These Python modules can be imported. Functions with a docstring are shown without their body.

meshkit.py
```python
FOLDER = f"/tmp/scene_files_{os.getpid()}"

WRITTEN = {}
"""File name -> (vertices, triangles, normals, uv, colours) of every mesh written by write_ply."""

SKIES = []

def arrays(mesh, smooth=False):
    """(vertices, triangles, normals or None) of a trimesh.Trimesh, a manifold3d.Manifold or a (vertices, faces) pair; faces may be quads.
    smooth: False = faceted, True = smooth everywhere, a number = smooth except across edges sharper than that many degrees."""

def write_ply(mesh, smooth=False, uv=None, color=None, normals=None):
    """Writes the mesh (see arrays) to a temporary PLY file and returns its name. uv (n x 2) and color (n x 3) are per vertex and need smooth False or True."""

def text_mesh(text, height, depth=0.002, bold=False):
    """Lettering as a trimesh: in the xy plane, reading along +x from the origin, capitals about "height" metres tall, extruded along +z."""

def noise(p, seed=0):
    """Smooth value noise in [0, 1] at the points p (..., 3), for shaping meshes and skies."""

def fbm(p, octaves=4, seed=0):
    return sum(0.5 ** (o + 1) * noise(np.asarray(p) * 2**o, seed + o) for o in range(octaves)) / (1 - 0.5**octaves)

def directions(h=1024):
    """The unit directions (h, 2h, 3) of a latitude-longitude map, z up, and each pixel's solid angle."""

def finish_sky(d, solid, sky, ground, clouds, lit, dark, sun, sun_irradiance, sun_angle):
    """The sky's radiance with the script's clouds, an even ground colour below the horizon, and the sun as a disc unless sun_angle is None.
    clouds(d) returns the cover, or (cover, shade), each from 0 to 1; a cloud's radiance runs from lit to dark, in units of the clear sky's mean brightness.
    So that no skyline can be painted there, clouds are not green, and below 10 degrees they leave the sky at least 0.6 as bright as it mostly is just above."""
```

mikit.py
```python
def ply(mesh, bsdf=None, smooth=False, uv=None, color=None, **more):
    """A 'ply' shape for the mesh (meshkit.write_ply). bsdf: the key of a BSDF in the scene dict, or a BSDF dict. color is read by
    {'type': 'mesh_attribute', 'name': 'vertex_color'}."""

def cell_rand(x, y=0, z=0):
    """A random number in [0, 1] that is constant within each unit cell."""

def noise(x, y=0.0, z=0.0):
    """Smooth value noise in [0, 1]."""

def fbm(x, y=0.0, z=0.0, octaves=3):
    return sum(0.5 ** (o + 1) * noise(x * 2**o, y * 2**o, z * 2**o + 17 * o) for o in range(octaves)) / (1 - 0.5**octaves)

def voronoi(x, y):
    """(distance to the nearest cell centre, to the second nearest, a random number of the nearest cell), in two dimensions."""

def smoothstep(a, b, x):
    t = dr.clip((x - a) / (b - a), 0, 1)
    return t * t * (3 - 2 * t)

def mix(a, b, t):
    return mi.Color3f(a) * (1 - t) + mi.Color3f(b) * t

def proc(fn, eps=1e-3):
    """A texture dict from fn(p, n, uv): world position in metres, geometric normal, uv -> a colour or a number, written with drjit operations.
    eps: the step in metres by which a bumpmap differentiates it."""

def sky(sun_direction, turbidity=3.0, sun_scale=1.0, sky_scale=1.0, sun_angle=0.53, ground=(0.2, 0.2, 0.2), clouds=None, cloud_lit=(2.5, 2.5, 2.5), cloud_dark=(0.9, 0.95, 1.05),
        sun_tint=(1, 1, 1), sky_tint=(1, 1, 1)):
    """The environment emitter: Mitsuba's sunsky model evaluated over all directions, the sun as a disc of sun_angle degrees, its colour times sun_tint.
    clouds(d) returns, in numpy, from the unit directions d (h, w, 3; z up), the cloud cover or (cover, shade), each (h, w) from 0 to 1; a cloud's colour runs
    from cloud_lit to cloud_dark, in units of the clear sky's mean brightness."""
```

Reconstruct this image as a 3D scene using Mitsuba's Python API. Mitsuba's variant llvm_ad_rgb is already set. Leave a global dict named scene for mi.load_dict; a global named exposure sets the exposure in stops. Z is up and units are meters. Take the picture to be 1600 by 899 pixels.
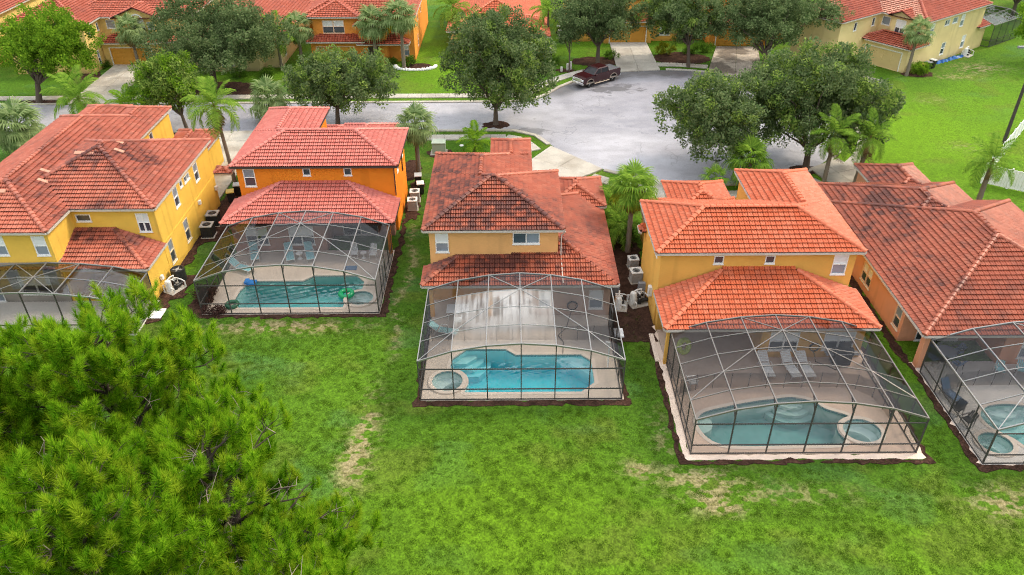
import math, numpy as np, trimesh, shapely, shapely.ops, shapely.affinity, mitsuba as mi, drjit as dr, mikit
from shapely.geometry import Polygon, LineString, Point, box as sbox
from mikit import noise, fbm, cell_rand, smoothstep, mix, proc
T = mi.ScalarTransform4f
scene, labels = {'type': 'scene'}, {}

# ------------------------------------------------------------------ camera, sky, exposure
PITCH, ROLL, EYE = math.radians(33.55), math.radians(0.35), np.array([0, 0, 31.0])
FWD = np.array([0, math.cos(PITCH), -math.sin(PITCH)])
UP0 = np.cross([1, 0, 0], FWD)
UP = UP0 * math.cos(ROLL) + np.array([1.0, 0, 0]) * math.sin(ROLL)
scene['camera'] = {'type': 'perspective', 'fov': 66.46, 'fov_axis': 'x', 'near_clip': 0.1, 'far_clip': 3000.0,
                   'to_world': T().look_at(origin=EYE.tolist(), target=(EYE + FWD).tolist(), up=UP.tolist())}


def cloud_cover(d):
    s = np.sin(d[..., 0] * 7 + 1.3) * np.sin(d[..., 1] * 6 - .4) + .6 * np.sin(d[..., 0] * 13 + d[..., 1] * 9)
    return np.ones(d.shape[:2]), np.clip(.95 - 1.05 * d[..., 2] + .10 * s, 0, 1)


scene['sky'] = mikit.sky([0.62, 0.30, 0.72], turbidity=3, sun_scale=0.29, sun_angle=12, clouds=cloud_cover,
                         cloud_lit=(3.0, 3.05, 3.12), cloud_dark=(1.0, 1.03, 1.1), ground=(.12, .16, .07))
exposure = 2.95

# ------------------------------------------------------------------ helpers
R0 = np.random.default_rng(7)


class MB:
    """collects polygons; .vf(M) gives (vertices, triangles)"""
    def __init__(self):
        self.v, self.f, self.n = [], [], 0

    def add(self, v, f):
        v = np.asarray(v, float); f = np.asarray(f, int)
        self.v.append(v); self.f.append(f + self.n); self.n += len(v)
        return self

    def quad(self, a, b, c, d):
        return self.add([a, b, c, d], [[0, 1, 2], [0, 2, 3]])

    def box(self, x0, x1, y0, y1, z0, z1):
        v = [(x, y, z) for x in (x0, x1) for y in (y0, y1) for z in (z0, z1)]
        return self.add(v, BOXF)

    def bev(self, x0, x1, y0, y1, z0, z1, c=.03):
        """box with chamfered top edges"""
        lo = [(x0, y0), (x1, y0), (x1, y1), (x0, y1)]
        hi = [(x0 + c, y0 + c), (x1 - c, y0 + c), (x1 - c, y1 - c), (x0 + c, y1 - c)]
        v = [(*p, z0) for p in lo] + [(*p, z1 - c) for p in lo] + [(*p, z1) for p in hi]
        f = []
        for k in (0, 4):
            for i in range(4):
                j = (i + 1) % 4
                f += [[k + i, k + j, k + 4 + j], [k + i, k + 4 + j, k + 4 + i]]
        f += [[8, 9, 10], [8, 10, 11], [0, 2, 1], [0, 3, 2]]
        return self.add(v, f)

    def beam(self, p, q, w, h, up=(0, 0, 1)):
        p, q = np.asarray(p, float), np.asarray(q, float)
        d = q - p; d /= np.linalg.norm(d)
        s = np.cross(d, up)
        if np.linalg.norm(s) < 1e-3: s = np.cross(d, (1, 0, 0))
        s /= np.linalg.norm(s); t = np.cross(s, d)
        v = [e + s * a * w / 2 + t * b * h / 2 for e in (p, q) for a in (-1, 1) for b in (-1, 1)]
        return self.add(v, BOXF)

    def tube(self, pts, rad, n=8):
        pts = [np.asarray(p, float) for p in pts]
        rad = np.broadcast_to(rad, len(pts)); rings = []
        for i, p in enumerate(pts):
            d = pts[min(i + 1, len(pts) - 1)] - pts[max(i - 1, 0)]
            d = d / (np.linalg.norm(d) + 1e-9)
            s = np.cross(d, (0, 0, 1) if abs(d[2]) < .9 else (1, 0, 0)); s /= np.linalg.norm(s); t = np.cross(s, d)
            a = np.arange(n) * 2 * np.pi / n
            rings.append(p + rad[i] * (np.cos(a)[:, None] * s + np.sin(a)[:, None] * t))
        v = np.vstack(rings + [pts[0][None], pts[-1][None]]); f = []
        for k in range(len(pts) - 1):
            for i in range(n):
                j = (i + 1) % n; a0 = k * n; b0 = a0 + n
                f += [[a0 + i, a0 + j, b0 + j], [a0 + i, b0 + j, b0 + i]]
        e = len(pts) * n; l = (len(pts) - 1) * n
        f += [[e, (i + 1) % n, i] for i in range(n)] + [[e + 1, l + i, l + (i + 1) % n] for i in range(n)]
        return self.add(v, f)

    def lathe(self, c, prof, n=16):
        """prof: (radius, z) pairs round the axis at c"""
        a = np.arange(n) * 2 * np.pi / n; v = []
        for r, z in prof: v += [(c[0] + r * math.cos(t), c[1] + r * math.sin(t), c[2] + z) for t in a]
        f = []
        for k in range(len(prof) - 1):
            for i in range(n):
                j = (i + 1) % n
                f += [[k * n + i, k * n + j, k * n + n + j], [k * n + i, k * n + n + j, k * n + n + i]]
        return self.add(v, f)

    def torus(self, c, R, r, n=24, m=10, nrm=(0, 0, 1)):
        nrm = np.asarray(nrm, float) / np.linalg.norm(nrm)
        s = np.cross(nrm, (1, 0, .1)); s /= np.linalg.norm(s); t = np.cross(nrm, s)
        v, f = [], []
        for i in range(n):
            a = 2 * np.pi * i / n; d = math.cos(a) * s + math.sin(a) * t
            for j in range(m):
                b = 2 * np.pi * j / m
                v.append(np.asarray(c) + d * (R + r * math.cos(b)) + nrm * r * math.sin(b))
        for i in range(n):
            for j in range(m):
                a, b = i * m + j, i * m + (j + 1) % m
                c2, d2 = ((i + 1) % n) * m + j, ((i + 1) % n) * m + (j + 1) % m
                f += [[a, c2, d2], [a, d2, b]]
        return self.add(v, f)

    def prism(self, poly, z0, z1):
        m = trimesh.creation.extrude_polygon(poly, z1 - z0, engine='earcut')
        return self.add(m.vertices + [0, 0, z0], m.faces)

    def side_prism(self, prof, y0, y1):
        """profile in (x, z) run from y0 to y1"""
        m = trimesh.creation.extrude_polygon(Polygon(prof), y1 - y0, engine='earcut')
        v = m.vertices
        return self.add(np.stack([v[:, 0], y0 + v[:, 2], v[:, 1]], 1), m.faces)

    def mesh(self, o, M=None):
        v, f = o
        return self.add(v if M is None else v @ M[:3, :3].T + M[:3, 3], f)

    def vf(self, M=None):
        v, f = np.vstack(self.v), np.vstack(self.f)
        return (v if M is None else v @ M[:3, :3].T + M[:3, 3]), f


BOXF = [[0, 1, 3], [0, 3, 2], [4, 6, 7], [4, 7, 5], [0, 4, 5], [0, 5, 1], [2, 3, 7], [2, 7, 6], [0, 2, 6], [0, 6, 4], [1, 5, 7], [1, 7, 3]]
_n = {}


def num(k):
    _n[k] = _n.get(k, -1) + 1
    return k if _n[k] == 0 else f'{k}_{_n[k]:03d}'


def thing(name, label, cat, group=None):
    k = num(name)
    labels[k] = {'label': label, 'category': cat}
    if group: labels[k]['group'] = group
    return k


def part(parent, name, m, bsdf, M=None, smooth=False, uv=None, label=None, stuff=False):
    k = num(f'{parent}__{name}')
    scene[k] = mikit.ply(m.vf(M) if isinstance(m, MB) else m, bsdf, smooth=smooth, uv=uv)
    if label: labels.setdefault(k, {})['label'] = label
    if stuff: labels.setdefault(k, {})['kind'] = 'stuff'
    return k


def copy_part(parent, name, d, M):
    k = num(f'{parent}__{name}')
    scene[k] = {**d, 'to_world': T(np.asarray(M, float).tolist())}
    return k


def single(name, m, bsdf, label, cat, smooth=False, uv=None, group=None, M=None):
    k = thing(name, label, cat, group)
    scene[k] = mikit.ply(m.vf(M) if isinstance(m, MB) else m, bsdf, smooth=smooth, uv=uv)
    return k


def struct(name, m, bsdf, smooth=False):
    k = num(name); labels[k] = {'kind': 'structure'}
    if m is not None: scene[k] = mikit.ply(m.vf() if isinstance(m, MB) else m, bsdf, smooth=smooth)
    return k


def place(x, y, z=0., deg=0., s=1.):
    a = math.radians(deg); c, n = math.cos(a) * s, math.sin(a) * s
    return np.array([[c, -n, 0, x], [n, c, 0, y], [0, 0, s, z], [0, 0, 0, 1.]])


# ------------------------------------------------------------------ materials
def mat(key, rgb, rough=.8, spec=.3, metallic=0., two=True, **kw):
    b = {'type': 'principled', 'base_color': rgb if isinstance(rgb, dict) else {'type': 'rgb', 'value': list(rgb)}, 'roughness': rough, 'specular': spec, 'metallic': metallic, **kw}
    scene[key] = {'type': 'twosided', 'bsdf': b} if two else b
    return key


def gauss(x, y, cx, cy, rx, ry):
    return dr.exp(-(dr.square((x - cx) / rx) + dr.square((y - cy) / ry)))


def tile_fn(base, pale, dark, dirt_amount, blobs, seed, vary=.55):
    def fn(p, n, uv):
        r = uv.x
        f1 = fbm(p.x * .55 + seed, p.y * .55, p.z * .9, 3)
        f2 = noise(p.x * 2.3 + seed, p.y * 2.3, p.z * 2.3)
        f3 = noise(p.x * 11, p.y * 11 + seed, p.z * 11)
        c = mix(base, pale, smoothstep(.15, 1.2, r) * vary + .25 * f3)
        d = smoothstep(.52 - .35 * dirt_amount, .86, f1 * .6 + f2 * .4) * dirt_amount
        for (cx, cy, rx, ry, a) in blobs:
            d = d + a * gauss(p.x, p.y, cx, cy, rx, ry) * smoothstep(.15, .7, f2 * .5 + f1 * .5)
        k = noise(p.x * 4.6 + seed, p.y * 4.6, p.z * 4.6)
        d = dr.clip(d * (.15 + .85 * r + .70 * k) * (.75 + .5 * f3), 0, .94)
        return mix(c, dark, d) * (1 - .66 * uv.y)   # uv.y paints grime and shadow lines at tile butts and side channels
    return proc(fn)


TILE = {
    'h1': tile_fn((.385, .096, .055), (.52, .19, .13), (.085, .028, .024), .42, [(-28.5, 53.5, 3.0, 2.6, .85), (-28.4, 47.6, 2.4, 1.8, .95), (-33, 52, 2.5, 5, .35)], 3., .5),
    'h2': tile_fn((.47, .12, .095), (.60, .24, .20), (.24, .07, .055), .10, [], 11., .35),
    'h3': tile_fn((.36, .081, .042), (.46, .152, .088), (.085, .032, .028), .52, [(.6, 46.8, 3.2, 2.2, .85), (-1.5, 44.0, 4.2, 1.6, .8), (-4.3, 50.5, 1.8, 5.4, .75), (-3.0, 46.3, 2.6, 1.5, .6)], 23., .5),
    'h4': tile_fn((.49, .100, .038), (.61, .215, .125), (.27, .055, .03), .12, [(14, 41.2, 3.5, .6, .5)], 31., .4),
    'h5': tile_fn((.335, .083, .045), (.44, .148, .09), (.095, .036, .030), .52, [(26.5, 51.5, 2.6, 4.0, .65), (29.8, 58, 2.4, 3.4, .6), (30.5, 53, 2.8, 3., .5), (28., 46, 4., 8., .16)], 47., .5),
    'far': tile_fn((.37, .078, .04), (.52, .165, .11), (.13, .034, .03), .35, [], 5., .5),
    'far_o': tile_fn((.50, .11, .05), (.60, .19, .10), (.28, .065, .04), .12, [], 9., .4),
}
for k, t in TILE.items(): mat('tile_' + k, t, .42, .30)
mat('deck_felt', (.10, .035, .025), .9)


def wall_fn(base, seed):
    def fn(p, n, uv):
        a = fbm(p.x * .5 + seed, p.y * .5, p.z * .6, 3)
        g = noise(p.x * 14, p.y * 14, p.z * 14)
        streak = smoothstep(.62, .85, noise(p.x * 2.6 + seed, p.y * 2.6, p.z * .25)) * .10
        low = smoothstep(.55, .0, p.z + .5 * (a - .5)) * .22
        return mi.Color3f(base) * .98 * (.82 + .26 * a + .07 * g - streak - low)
    return proc(fn)


WALL = {'yellow': (.76, .49, .085), 'orange': (.74, .235, .022), 'apricot': (.76, .42, .165), 'ochre': (.70, .39, .09), 'peach': (.70, .335, .20),
        'cream': (.72, .60, .33), 'sand': (.76, .62, .31), 'gold': (.74, .40, .09), 'honey': (.76, .56, .20), 'coral': (.72, .29, .055), 'stone_pink': (.50, .40, .36)}
WALL.update(patio_grey=(.33, .30, .27), patio_rust=(.40, .22, .16), patio_rose=(.56, .40, .32))  # the grey paints lanai shade into the colour of a yellow wall
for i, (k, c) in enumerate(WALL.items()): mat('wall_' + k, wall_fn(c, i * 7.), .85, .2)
mat('white', (.78, .78, .76), .5, .4)
mat('cream_trim', (.70, .58, .38), .6)
mat('peach_trim', (.75, .52, .36), .6)
mat('gutter_pale', (.52, .47, .42), .4, .4)
mat('gutter_dark', (.06, .045, .04), .4, .4)
mat('pane_dark', (.045, .055, .07), .06, .7)
mat('pane_grey', (.22, .26, .31), .08, .7)
mat('blind', (.72, .74, .76), .35, .5)
mat('interior', (.05, .045, .04), .9)
mat('garage_gold', (.62, .31, .05), .6)
mat('garage_sand', (.66, .52, .25), .6)
mat('frame_bronze', (.23, .215, .205), .32, .5, .55)
mat('frame_alu', (.29, .29, .29), .35, .5, .5)
mat('post_bronze', (.055, .052, .05), .45, .5)


def screen_mat(key, rgb, op):
    scene[key] = {'type': 'mask', 'opacity': op, 'bsdf': {'type': 'twosided', 'bsdf': {'type': 'diffuse', 'reflectance': {'type': 'rgb', 'value': list(rgb)}}}}


def sheet(key, t, r, ior=1.5):
    scene[key] = {'type': 'thindielectric', 'int_ior': ior, 'specular_transmittance': {'type': 'rgb', 'value': list(t)}, 'specular_reflectance': {'type': 'rgb', 'value': list(r)}}


sheet('screen_roof', (.60, .60, .61), (.26, .265, .28))
sheet('screen_old', (.40, .40, .40), (.75, .75, .76))
screen_mat('screen_side', (.055, .06, .065), .52)
sheet('screen_front', (.90, .90, .90), (.25, .25, .25), 1.3)
sheet('screen_fence', (.55, .55, .56), (.3, .3, .3), 1.4)


def dust(p, n, uv):
    s = fbm(p.x * 8.5, p.y * .45, 1., 3)
    blob = fbm(p.x * 1.1 + 3, p.y * .9, 1., 3)
    env = gauss(p.x, p.y, -.6, 38.9, 3.1, 2.6)
    return dr.clip(.10 + env * (.12 + .62 * smoothstep(.30, .70, s * .55 + blob * .5)), 0, .9)


scene['screen_dusty'] = {'type': 'mask', 'opacity': proc(dust), 'bsdf': {'type': 'twosided', 'bsdf': {'type': 'diffuse', 'reflectance': {'type': 'rgb', 'value': [.43, .44, .45]}}}}
scene['glass'] = {'type': 'thindielectric', 'int_ior': 1.5}
scene['water'] = {'type': 'thindielectric', 'int_ior': 1.5}


def pool_fn(base, deep, seed):
    def fn(p, n, uv):
        w = noise(p.x * 3.1 + seed, p.y * 3.1, p.z * 2)
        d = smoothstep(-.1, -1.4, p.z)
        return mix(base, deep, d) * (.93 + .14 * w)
    return proc(fn)


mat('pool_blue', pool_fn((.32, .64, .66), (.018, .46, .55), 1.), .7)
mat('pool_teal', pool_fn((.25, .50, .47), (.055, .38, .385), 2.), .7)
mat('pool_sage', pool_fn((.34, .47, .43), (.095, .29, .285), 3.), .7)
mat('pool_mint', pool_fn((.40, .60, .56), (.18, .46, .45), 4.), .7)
mat('spa_pale', pool_fn((.44, .57, .55), (.22, .44, .44), 5.), .7)
mat('pool_tile', (.10, .22, .24), .3, .5)


def deck_fn(base, seed):
    def fn(p, n, uv):
        a = fbm(p.x * .7 + seed, p.y * .7, 0., 3); g = noise(p.x * 17, p.y * 17)
        return mi.Color3f(base) * (.80 + .26 * a + .10 * g)
    return proc(fn)


mat('deck_beige', deck_fn((.52, .45, .38), 1.), .8)
mat('deck_tan', deck_fn((.52, .40, .32), 2.), .8)
mat('deck_pale', deck_fn((.57, .54, .50), 3.), .8)
mat('coping', (.56, .49, .42), .7)
mat('footing', deck_fn((.72, .58, .48), 6.), .85)


def concrete_fn(p, n, uv):
    a = fbm(p.x * .35, p.y * .35, 0., 3); b = fbm(p.x * 1.7 + 9, p.y * 1.7, 0., 2); g = noise(p.x * 12, p.y * 12)
    c = mix((.43, .405, .355), (.31, .28, .235), smoothstep(.45, .75, a))
    return c * (.80 + .25 * b + .12 * g)


mat('concrete', proc(concrete_fn), .75)


def old_concrete(p, n, uv):
    a = fbm(p.x * .5 + 4, p.y * .5, 0., 3); g = noise(p.x * 9, p.y * 9)
    return mix((.46, .40, .33), (.17, .14, .11), smoothstep(.38, .62, a)) * (.85 + .3 * g)


mat('concrete_stained', proc(old_concrete), .75)


def road_fn(p, n, uv):
    a = fbm(p.x * .10, p.y * .22, 2., 3); b = fbm(p.x * .8, p.y * 1.3 + 5, 0., 3); g = noise(p.x * 16, p.y * 16)
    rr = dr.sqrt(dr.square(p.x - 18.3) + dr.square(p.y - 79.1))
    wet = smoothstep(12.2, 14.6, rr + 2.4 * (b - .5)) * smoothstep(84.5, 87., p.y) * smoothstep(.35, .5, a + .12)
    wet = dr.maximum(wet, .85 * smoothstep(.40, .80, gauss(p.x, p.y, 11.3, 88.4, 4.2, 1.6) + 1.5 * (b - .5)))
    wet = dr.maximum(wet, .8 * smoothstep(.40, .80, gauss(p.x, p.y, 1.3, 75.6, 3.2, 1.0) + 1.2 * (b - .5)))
    c = mix((.25, .25, .285), (.345, .345, .38), smoothstep(.3, .7, a)) * (.74 + .38 * b + .16 * g)
    crack = smoothstep(.022, .004, dr.abs(fbm(p.x * .42 + 3, p.y * .42, 5., 4) - .5)) * smoothstep(.45, .6, fbm(p.x * .2, p.y * .2, 9., 2))
    c = c * (1 - .20 * crack)
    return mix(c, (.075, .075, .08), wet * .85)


mat('asphalt', proc(road_fn), .42, .55)


def mulch_fn(p, n, uv):
    a = noise(p.x * 13, p.y * 13, p.z * 13); b = fbm(p.x * 2.5, p.y * 2.5, 0., 2)
    return mix((.030, .017, .012), (.12, .062, .045), a * a) * (.55 + .8 * b)


mat('mulch', proc(mulch_fn), .95, .1)

BARE = [(-15.5, 42.2, 5.2, .75, 1.), (-8.3, 33.0, .8, 2.6, .8), (-8.6, 29.6, .9, 1.8, .9), (9.8, 28.5, 2.3, .9, .75), (10.4, 26.8, 1.4, .7, 1.), (6.6, 29.2, .9, .6, .75),
        (8.3, 31.5, .55, 2.2, .5), (24.8, 26.8, 1.8, 1.1, .8), (14.2, 27.4, 3.5, .7, .45), (58.0, 95.0, 3.5, 2.2, .7), (53.0, 92.0, 3., 1.2, .5), (47., 84., 2.5, 1., .3), (44.5, 71., 2., 1.2, .4)]


def lawn_fn(p, n, uv):
    x, y = p.x, p.y
    big = fbm(x * .09 + 3, y * .09, 0., 3)
    mid = fbm(x * .75, y * .75 + 7, 0., 3)
    fine = noise(x * 6.5, y * 7.5, 1.)
    fine2 = noise(x * 17, y * 15, 3.)
    bright_zone = dr.clip(gauss(x, y, 0, 26, 7, 6) * .85 + gauss(x, y, 36, 74, 24, 14) * 1.15 + gauss(x, y, 18, 24, 14, 3.5) * .45 + gauss(x, y, -9, 96, 8, 14) * .7, 0, 1)  # zones of brighter, yellower grass
    tuft = fbm(x * 6.5 + 11, y * 6.2, 2., 3)
    c = mix((.046, .110, .008), (.074, .160, .009), smoothstep(.3, .72, big))
    c = mix(c, (.118, .232, .008), bright_zone * (.7 + .3 * mid))
    c = mix(c, (.034, .088, .008), smoothstep(.50, .78, mid) * .28 * (1 - .6 * bright_zone))
    c = mix(c, (.110, .125, .022), smoothstep(.54, .76, fbm(x * .38 + 71, y * .5, 0., 3)) * .35)
    c = mix(c, (.058, .140, .042), smoothstep(.57, .74, fbm(x * .3 + 31, y * .42, 0., 3)) * .36 * (1 - bright_zone))
    c = c * (.76 + .48 * tuft)
    r = dr.sqrt(dr.square(x - 7.5) + dr.square(y - 33.5))
    arcs = .5 + .5 * dr.sin(r * 5.2 + 3 * mid)
    c = c * (1 - .55 * arcs * gauss(x, y, 0.2, 27.2, 2.8, 2.4) * (.4 + mid)) * (1 - .22 * (.5 + .5 * dr.sin(dr.sqrt(dr.square(x - 12) + dr.square(y - 12)) * 3.1 + 4 * mid)) * gauss(x, y, 14, 24, 14, 4))
    bare = mi.Float(0)
    for (cx, cy, rx, ry, a) in BARE:
        bare = bare + a * gauss(x, y, cx, cy, rx, ry)
    bare = dr.maximum(bare, .55 * dr.exp(-dr.square((x + 7.75 + .25 * dr.sin(y * .6) + .5 * (mid - .5)) / .38)) * smoothstep(37, 41, y) * smoothstep(58, 54, y))
    bare = dr.clip(bare * 1.25, 0, 1) * smoothstep(.46, .64, fbm(x * 2.2, y * 3.4 + 3, 0., 4) + .10 * bare)
    c = mix(c, mix((.17, .15, .06), (.31, .25, .15), fine), bare * .85)
    return c * (.48 + .34 * fine + .70 * fine2)


mat('lawn_grass', proc(lawn_fn), .9, .12)
mat('bark', (.115, .092, .075), .95, .1)
mat('bark_pine', (.060, .048, .042), .95, .1)
mat('dead_twig', (.30, .255, .22), .9, .1)
mat('palm_trunk', (.21, .175, .14), .95, .1)
mat('palm_boot', (.15, .085, .055), .95, .1)


def leaf_mat(key, a, b, trans=.45):
    def fn(p, n, uv):
        return mix(a, b, uv.x)
    scene[key] = {'type': 'principledthin', 'base_color': proc(fn), 'roughness': .45, 'spec_trans': 0., 'diff_trans': trans * 2, 'eta': 1.4}


leaf_mat('leaf_oak_dark', (.062, .118, .036), (.29, .37, .17))
leaf_mat('leaf_oak', (.07, .15, .024), (.34, .46, .11))
leaf_mat('leaf_bright', (.08, .20, .014), (.30, .48, .04))
leaf_mat('leaf_pine', (.12, .30, .009), (.47, .73, .04), .68)
leaf_mat('leaf_pine_old', (.20, .34, .009), (.56, .72, .055), .65)
leaf_mat('leaf_pine_deep', (.055, .19, .007), (.25, .50, .02), .62)
leaf_mat('leaf_palm', (.08, .20, .022), (.32, .50, .07))
leaf_mat('leaf_sabal', (.11, .20, .06), (.42, .52, .24))
leaf_mat('leaf_yellow', (.13, .17, .012), (.34, .36, .03))
leaf_mat('leaf_dry', (.16, .11, .05), (.33, .25, .13))
leaf_mat('leaf_red', (.05, .028, .026), (.16, .085, .075))
leaf_mat('leaf_shrub', (.045, .12, .016), (.19, .34, .04))
leaf_mat('leaf_grass', (.055, .125, .010), (.17, .29, .026), .4)
mat('black_plastic', (.022, .022, .023), .45, .4)
mat('grey_plastic', (.20, .21, .23), .5, .4)
mat('lid_pale', (.50, .52, .53), .4, .5)
mat('lid_yellow', (.62, .50, .12), .5, .4)
mat('ac_grey', (.36, .36, .35), .5, .4)
mat('ac_dark', (.025, .026, .027), .5, .4)
mat('pvc', (.72, .72, .70), .45, .4)
mat('steel', (.55, .55, .55), .3, .5, .8)
mat('rubber', (.02, .02, .02), .8)
mat('cloth_aqua', (.30, .58, .62), .8)
mat('cloth_white', (.74, .75, .74), .7)
mat('vinyl_green', (.01, .36, .14), .25, .6)
mat('vinyl_dark_green', (.02, .11, .06), .3, .6)
mat('vinyl_lime', (.42, .52, .10), .3, .6)
mat('blue_plastic', (.03, .20, .55), .4, .5)
mat('blue_slate', (.10, .17, .28), .5, .4)
mat('vent_pale', (.50, .26, .18), .6, .3)
mat('utility_green', (.36, .42, .34), .6, .3)
mat('paint_maroon', (.030, .003, .005), .2, .5, .2, clearcoat=1., clearcoat_gloss=.92)
mat('chrome', (.62, .62, .63), .18, .6, .9)
mat('glass_car', (.012, .013, .016), .08, .25)
mat('taupe', (.33, .28, .24), .4, .4, .3)
mat('tonneau', (.10, .105, .115), .6, .3)
mat('vinyl_white', (.80, .80, .80), .4, .4)
mat('pebble', (.55, .53, .50), .9)
mat('wood_pole', (.075, .065, .06), .9, .1)
mat('lamp_red', (.35, .02, .02), .2, .6)
mat('blue_tarp', (.02, .11, .36), .5, .4)
mat('terracotta', (.46, .22, .15), .8)
# ------------------------------------------------------------------ setting: ground, street, paths
DECKS = {  # x0, x1, y0, y1 of the pool decks; the lawn is cut out there
    'h1': (-38.0, -24.75, 41.3, 45.3), 'h2': (-21.2, -9.05, 43.55, 52.0), 'h3': (-5.45, 6.55, 34.68, 45.6), 'h4': (9.55, 21.85, 30.2, 42.2), 'h5': (24.93, 38.3, 29.35, 38.0)}
road = sbox(-120, 76.25, 9, 84.15).union(Point(18.3, 79.1).buffer(15.9, 48)).buffer(4.5).buffer(-4.5)
lawn = sbox(-260, -60, 260, 330)
for d in DECKS.values(): lawn = lawn.difference(sbox(d[0] + .03, d[2] + .03, d[1] - .03, d[3] - .03))
lawn = lawn.difference(road.buffer(-.05))


def flat(poly, z):
    m = MB()
    for g in getattr(poly, 'geoms', [poly]):
        v, f = trimesh.creation.triangulate_polygon(g, engine='earcut')
        m.add(np.column_stack([v, np.full(len(v), z)]), f)
    return m


struct('ground', flat(lawn, 0), 'lawn_grass')
struct('road', flat(road, .012), 'asphalt')


def strip_slabs(holder, name, path, width, seg, z0, z1, bsdf, gap=.03, keep=lambda x, y: True, ch=.02):
    """slabs laid along a path, each a part of its own"""
    n = max(1, int(path.length / seg)); L = path.length / n; big = MB(); made = 0
    for i in range(n):
        a, b = path.interpolate(i * L + gap / 2), path.interpolate((i + 1) * L - gap / 2)
        if not keep((a.x + b.x) / 2, (a.y + b.y) / 2): continue
        d = np.array([b.x - a.x, b.y - a.y]); d /= np.linalg.norm(d); s = np.array([-d[1], d[0]]) * width / 2
        q = [np.array([a.x, a.y]) - s, np.array([b.x, b.y]) - s, np.array([b.x, b.y]) + s, np.array([a.x, a.y]) + s]
        if not Polygon(q).is_valid: continue
        m = MB().prism(Polygon(q), z0, z1)
        part(holder, name, m, bsdf); made += 1


def quad_slabs(holder, name, q, nu, nv, z, bsdf, gap=.035):
    """a driveway: quad q (corner points in order) cut into nu x nv slabs"""
    q = np.array(q, float)
    P = lambda u, v: (q[0] * (1 - u) + q[1] * u) * (1 - v) + (q[3] * (1 - u) + q[2] * u) * v
    lu, lv = np.linalg.norm(q[1] - q[0]), np.linalg.norm(q[3] - q[0])
    for i in range(nu):
        for j in range(nv):
            u0, u1, v0, v1 = i / nu + gap / 2 / lu, (i + 1) / nu - gap / 2 / lu, j / nv + gap / 2 / lv, (j + 1) / nv - gap / 2 / lv
            part(holder, name, MB().prism(Polygon([P(u0, v0), P(u1, v0), P(u1, v1), P(u0, v1)]), -.1, z + R0.uniform(-.004, .004)), bsdf)


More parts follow.
